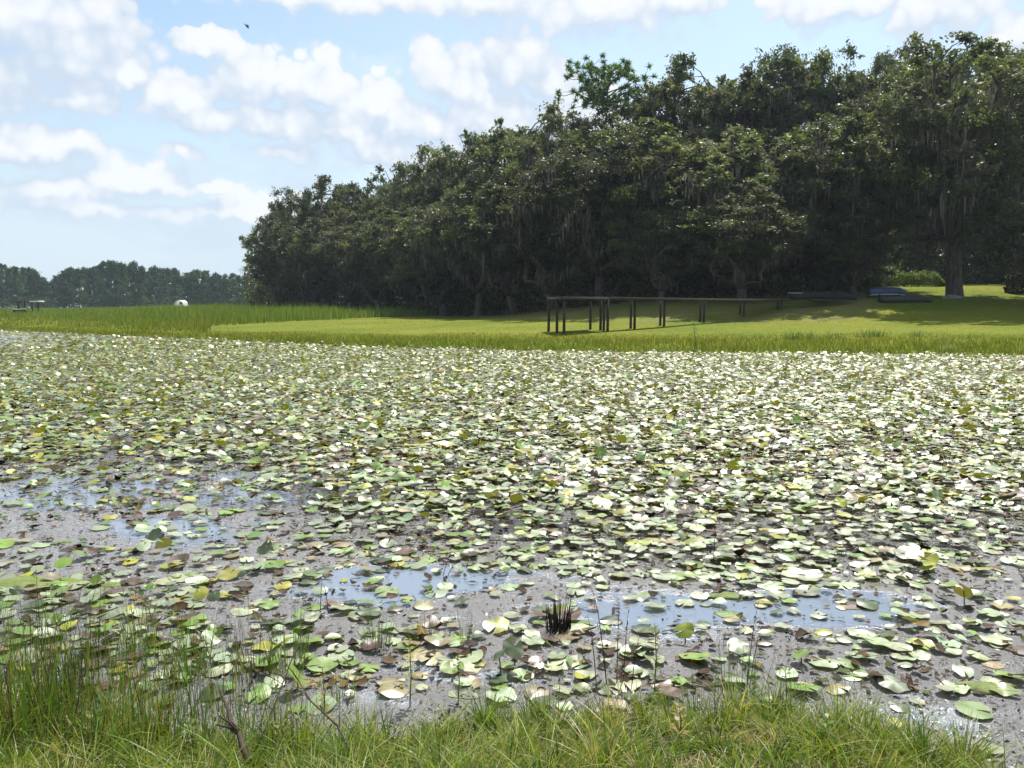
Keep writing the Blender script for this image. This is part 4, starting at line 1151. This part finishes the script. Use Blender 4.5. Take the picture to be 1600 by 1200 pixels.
# ---------------------------------------------------------------- bird
d = 120.0
bx_, bz = xdir(399, d), ztop(57, d)
def bird():
    m = MB()
    body = np.array([[-.42,0,-.02],[-.34,0,0],[-.15,0,.0],[.05,0,.0],[.2,0,.01],[.3,0,.03],[.4,0,.02]])
    m.tube(body, [.02,.05,.09,.1,.075,.05,.012], 8, (.04,.038,.036))
    for s_ in (-1, 1):
        sec = []
        for t, ch, sw, up in ((.0,.26,.0,.02),(.25,.28,.05,.08),(.5,.26,.04,.14),(.75,.2,-.05,.18),(1.,.06,-.2,.2)):
            y_ = s_*(.07+.68*t)
            sec.append([[sw+ch/2, y_, up], [sw, y_, up+.025], [sw-ch/2, y_, up-.005], [sw, y_, up-.008]])
        V = np.array(sec).reshape(-1, 3)
        q = [[a*4+k, a*4+(k+1) % 4, a*4+4+(k+1) % 4, a*4+4+k] for a in range(4) for k in range(4)]
        m.add(V, [q, [[0,1,2,3]], [[16,17,18,19]]], (.035,.033,.03))
    m.add([[-.38,-.03,0],[-.62,-.12,-.01],[-.64,.12,-.01],[-.38,.03,0],[-.5,0,.02]], [[[0,1,4],[1,2,4],[2,3,4]]], (.035,.033,.03))
    o = m.build('bird', M_dry, None, True, (bx_, d, bz))
    o.rotation_euler = (.5, .75, .5)
    tag(o, 'dark bird gliding with spread wings in the blue sky', 'bird')
bird()

# ---------------------------------------------------------------- light, sky, camera
SUN_EL, SUN_AZ = math.radians(57), math.radians(20)
sd = Vector((math.sin(SUN_AZ)*math.cos(SUN_EL), math.cos(SUN_AZ)*math.cos(SUN_EL), math.sin(SUN_EL)))
sun = bpy.data.lights.new('sun', 'SUN'); sun.energy = 5.0; sun.angle = math.radians(.53); sun.color = (1, .95, .87)
so = bpy.data.objects.new('sun', sun); COL.objects.link(so); so.rotation_euler = (-sd).to_track_quat('-Z', 'Y').to_euler(); so.location = (20, 60, 60)

world = bpy.data.worlds.new('World'); scene.world = world; world.use_nodes = True
wt = world.node_tree; WL = wt.links
bg = wt.nodes['Background']
SKYSTR = .1
bg.inputs['Strength'].default_value = SKYSTR
sky = nd(wt, 'ShaderNodeTexSky', sky_type='NISHITA'); sky.sun_disc = False; sky.sun_elevation = SUN_EL; sky.sun_rotation = SUN_AZ
sky.air_density = 1.0; sky.dust_density = 1.2; sky.ozone_density = 1.6
def mth(op, a, b=None, c=None, clamp=False):
    n = nd(wt, 'ShaderNodeMath', operation=op, use_clamp=clamp)
    for i, v in enumerate((a, b, c)):
        if v is None: continue
        if isinstance(v, (int, float)): n.inputs[i].default_value = v
        else: WL.new(v, n.inputs[i])
    return n.outputs[0]
def vm(op, a, b=None, c=None):
    n = nd(wt, 'ShaderNodeVectorMath', operation=op)
    for i, v in enumerate((a, b, c)):
        if v is None: continue
        if isinstance(v, tuple): n.inputs[i].default_value = v
        else: WL.new(v, n.inputs[i])
    return n.outputs['Value'] if op == 'LENGTH' else n.outputs[0]
def mrange(v, a, b, c=0., d=1.):
    n = nd(wt, 'ShaderNodeMapRange', interpolation_type='SMOOTHSTEP'); setin(n, From_Min=a, From_Max=b, To_Min=c, To_Max=d); WL.new(v, n.inputs['Value']); return n.outputs[0]
geo = nd(wt, 'ShaderNodeTexCoord')
dirv = geo.outputs['Generated']
sx = nd(wt, 'ShaderNodeSeparateXYZ'); WL.new(dirv, sx.inputs[0])
az = mth('ARCTAN2', sx.outputs[0], sx.outputs[1]); el = mth('ARCSINE', sx.outputs[2])
cb = nd(wt, 'ShaderNodeCombineXYZ'); WL.new(az, cb.inputs[0]); WL.new(el, cb.inputs[1])
ang0 = cb.outputs[0]
CL = [  # px, py, half width, half height  (places in the sky given as the photo's columns and rows)
 (60,40,170,70),(130,110,100,75),(30,130,110,60),(210,125,45,32),(120,165,110,30),
 (290,165,85,40),(385,140,60,52),(440,145,60,44),(505,150,80,42),(585,172,70,38),(460,195,190,42),(330,190,110,32),
 (690,128,48,48),(735,140,60,50),(810,115,62,60),(850,140,48,50),(780,190,150,66),(660,205,120,52),(900,200,90,60),(540,215,160,40),
 (560,15,160,30),(760,20,110,32),(930,35,130,38),(1050,20,60,38),(1290,25,95,38),(1450,30,85,40),(1580,70,55,34),(450,8,120,20),
 (320,78,55,20),(85,240,75,30),(130,232,36,22),(40,250,55,26),(295,240,40,16),(460,236,75,22),(210,285,95,24),(90,300,120,22),(340,293,40,10),(590,240,90,40),(700,260,140,40),(150,330,180,16),(420,330,160,18)]
def sky_ang(px, py):
    a = math.atan((px-800)/1355); return a, math.atan((HZ-py)/F*math.cos(a))
n1 = nd(wt, 'ShaderNodeTexNoise', noise_dimensions='2D'); setin(n1, Scale=18, Detail=5, Roughness=.55); WL.new(ang0, n1.inputs['Vector'])
w1 = vm('MULTIPLY', vm('SUBTRACT', n1.outputs['Color'], (.5, .5, .5)), (.05, .036, 0))
wa = vm('ADD', ang0, w1)
def voro(scale):
    v = nd(wt, 'ShaderNodeTexVoronoi', voronoi_dimensions='2D', feature='F1'); setin(v, Scale=scale)
    WL.new(vm('MULTIPLY_ADD', w1, (.35, .35, 0), ang0), v.inputs['Vector']); return v.outputs['Distance']
va, vb = voro(27), voro(66)
bill = mth('ADD', mth('MULTIPLY', mth('SUBTRACT', .40, va), .85), mth('MULTIPLY', mth('SUBTRACT', .40, vb), .5))
def blobs(vec):
    cur = None
    for px, py, hw, hh in CL:
        a, e = sky_ang(px, py); sx_, sy_ = F/(hw*1.12), F/(hh*1.14)
        ln = vm('LENGTH', vm('MULTIPLY_ADD', vec, (sx_, sy_, 0), (-a*sx_, -e*sy_, 0)))
        cur = ln if cur is None else mth('SMOOTH_MIN', cur, ln, .12)
    return mth('SUBTRACT', 1.16, cur)
s0 = blobs(wa); s1 = blobs(vm('ADD', wa, (0, .022, 0)))
grad = mth('SUBTRACT', s0, s1)                      # > 0 near a cloud's top, < 0 near its base
d0 = mth('ADD', s0, mth('MULTIPLY', bill, mrange(s0, -.30, -.02)))
# broken cloud higher up and elsewhere
n2 = nd(wt, 'ShaderNodeTexNoise'); setin(n2, Scale=4.5, Detail=5, Roughness=.6); WL.new(dirv, n2.inputs['Vector'])
hi = mth('ADD', mrange(el, .36, .5), mrange(mth('ABSOLUTE', az), .6, .8), clamp=True)
up = mth('MULTIPLY', mth('SUBTRACT', n2.outputs['Fac'], .5), 5.0)
d0 = mth('MAXIMUM', d0, mth('SUBTRACT', up, mth('MULTIPLY', mth('SUBTRACT', 1., hi), 9.)))
ed = nd(wt, 'ShaderNodeMapRange', interpolation_type='SMOOTHSTEP'); setin(ed, From_Min=0.); WL.new(d0, ed.inputs['Value'])
WL.new(mrange(grad, -.5, .3, 1.1, .17), ed.inputs['From Max'])
alpha0 = mth('MULTIPLY', ed.outputs[0], mrange(el, -.01, .16, .35, 1))
n5 = nd(wt, 'ShaderNodeTexNoise', noise_dimensions='2D'); setin(n5, Scale=9, Detail=5, Roughness=.55)
WL.new(vm('MULTIPLY', ang0, (.55, 1.5, 1)), n5.inputs['Vector'])
soft = mth('MULTIPLY', mrange(n5.outputs['Fac'], .38, .66), mrange(el, .10, .30, .62, .2))
alpha = mth('SUBTRACT', 1., mth('MULTIPLY', mth('SUBTRACT', 1., alpha0), mth('SUBTRACT', 1., soft)))
lit = mth('ADD', mth('MULTIPLY_ADD', grad, .80, .46), mth('MULTIPLY', bill, .75), clamp=True)
ccol = nd(wt, 'ShaderNodeMix', data_type='RGBA')
K = 1/SKYSTR
ccol.inputs[6].default_value = (.42*K, .495*K, .59*K, 1); ccol.inputs[7].default_value = (.63*K, .65*K, .68*K, 1)
WL.new(mrange(lit, .12, 1.0), ccol.inputs[0])
# thin milky veil towards the horizon
veil = nd(wt, 'ShaderNodeMix', data_type='RGBA'); veil.inputs[7].default_value = (.46*K, .545*K, .63*K, 1)
tint = nd(wt, 'ShaderNodeMix', data_type='RGBA', blend_type='MULTIPLY'); tint.inputs[0].default_value = 1; tint.inputs[7].default_value = (1.10, 1.12, 1.05, 1)
WL.new(sky.outputs[0], tint.inputs[6])
WL.new(mrange(el, .0, .31, .92, .0), veil.inputs[0]); WL.new(tint.outputs[2], veil.inputs[6])
fin = nd(wt, 'ShaderNodeMix', data_type='RGBA')
WL.new(alpha, fin.inputs[0]); WL.new(veil.outputs[2], fin.inputs[6]); WL.new(ccol.outputs[2], fin.inputs[7])
WL.new(fin.outputs[2], bg.inputs['Color'])
world.cycles.sampling_method = 'MANUAL'; world.cycles.sample_map_resolution = 1024

HAZE = True
if HAZE:
    m = bpy.data.materials.new('air'); m.use_nodes = True; nt = m.node_tree; nt.nodes.clear()
    out = nd(nt, 'ShaderNodeOutputMaterial'); pv = nd(nt, 'ShaderNodeVolumePrincipled')
    pv.inputs['Color'].default_value = (.72, .87, 1.0, 1); pv.inputs['Density'].default_value = .00016; pv.inputs['Anisotropy'].default_value = .3
    nt.links.new(pv.outputs[0], out.inputs['Volume'])
    hz = MB(); hz.box((0, 420, 29), (1900, 1100, 62)); o = hz.build('haze', m); tag(o, 'thin pale summer haze over the pond and woods', 'haze', kind='stuff')

cam = bpy.data.cameras.new('camera'); co = bpy.data.objects.new('camera', cam); COL.objects.link(co)
cam.sensor_width = 36; cam.lens = F/1600*36; cam.clip_end = 3000; cam.clip_start = .05
co.location = (0, 0, CAMZ); co.rotation_euler = (PI/2-PITCH, 0, 0)
scene.camera = co
scene.view_settings.view_transform = 'Standard'; scene.view_settings.look = 'None'; scene.view_settings.exposure = 0.6; scene.view_settings.gamma = 1
scene.cycles.max_bounces = 9; scene.cycles.transparent_max_bounces = 8; scene.cycles.volume_bounces = 0
scene.cycles.diffuse_bounces = 4; scene.cycles.glossy_bounces = 2; scene.cycles.transmission_bounces = 6
scene.cycles.sample_clamp_indirect = 6
scene.cycles.use_denoising = True
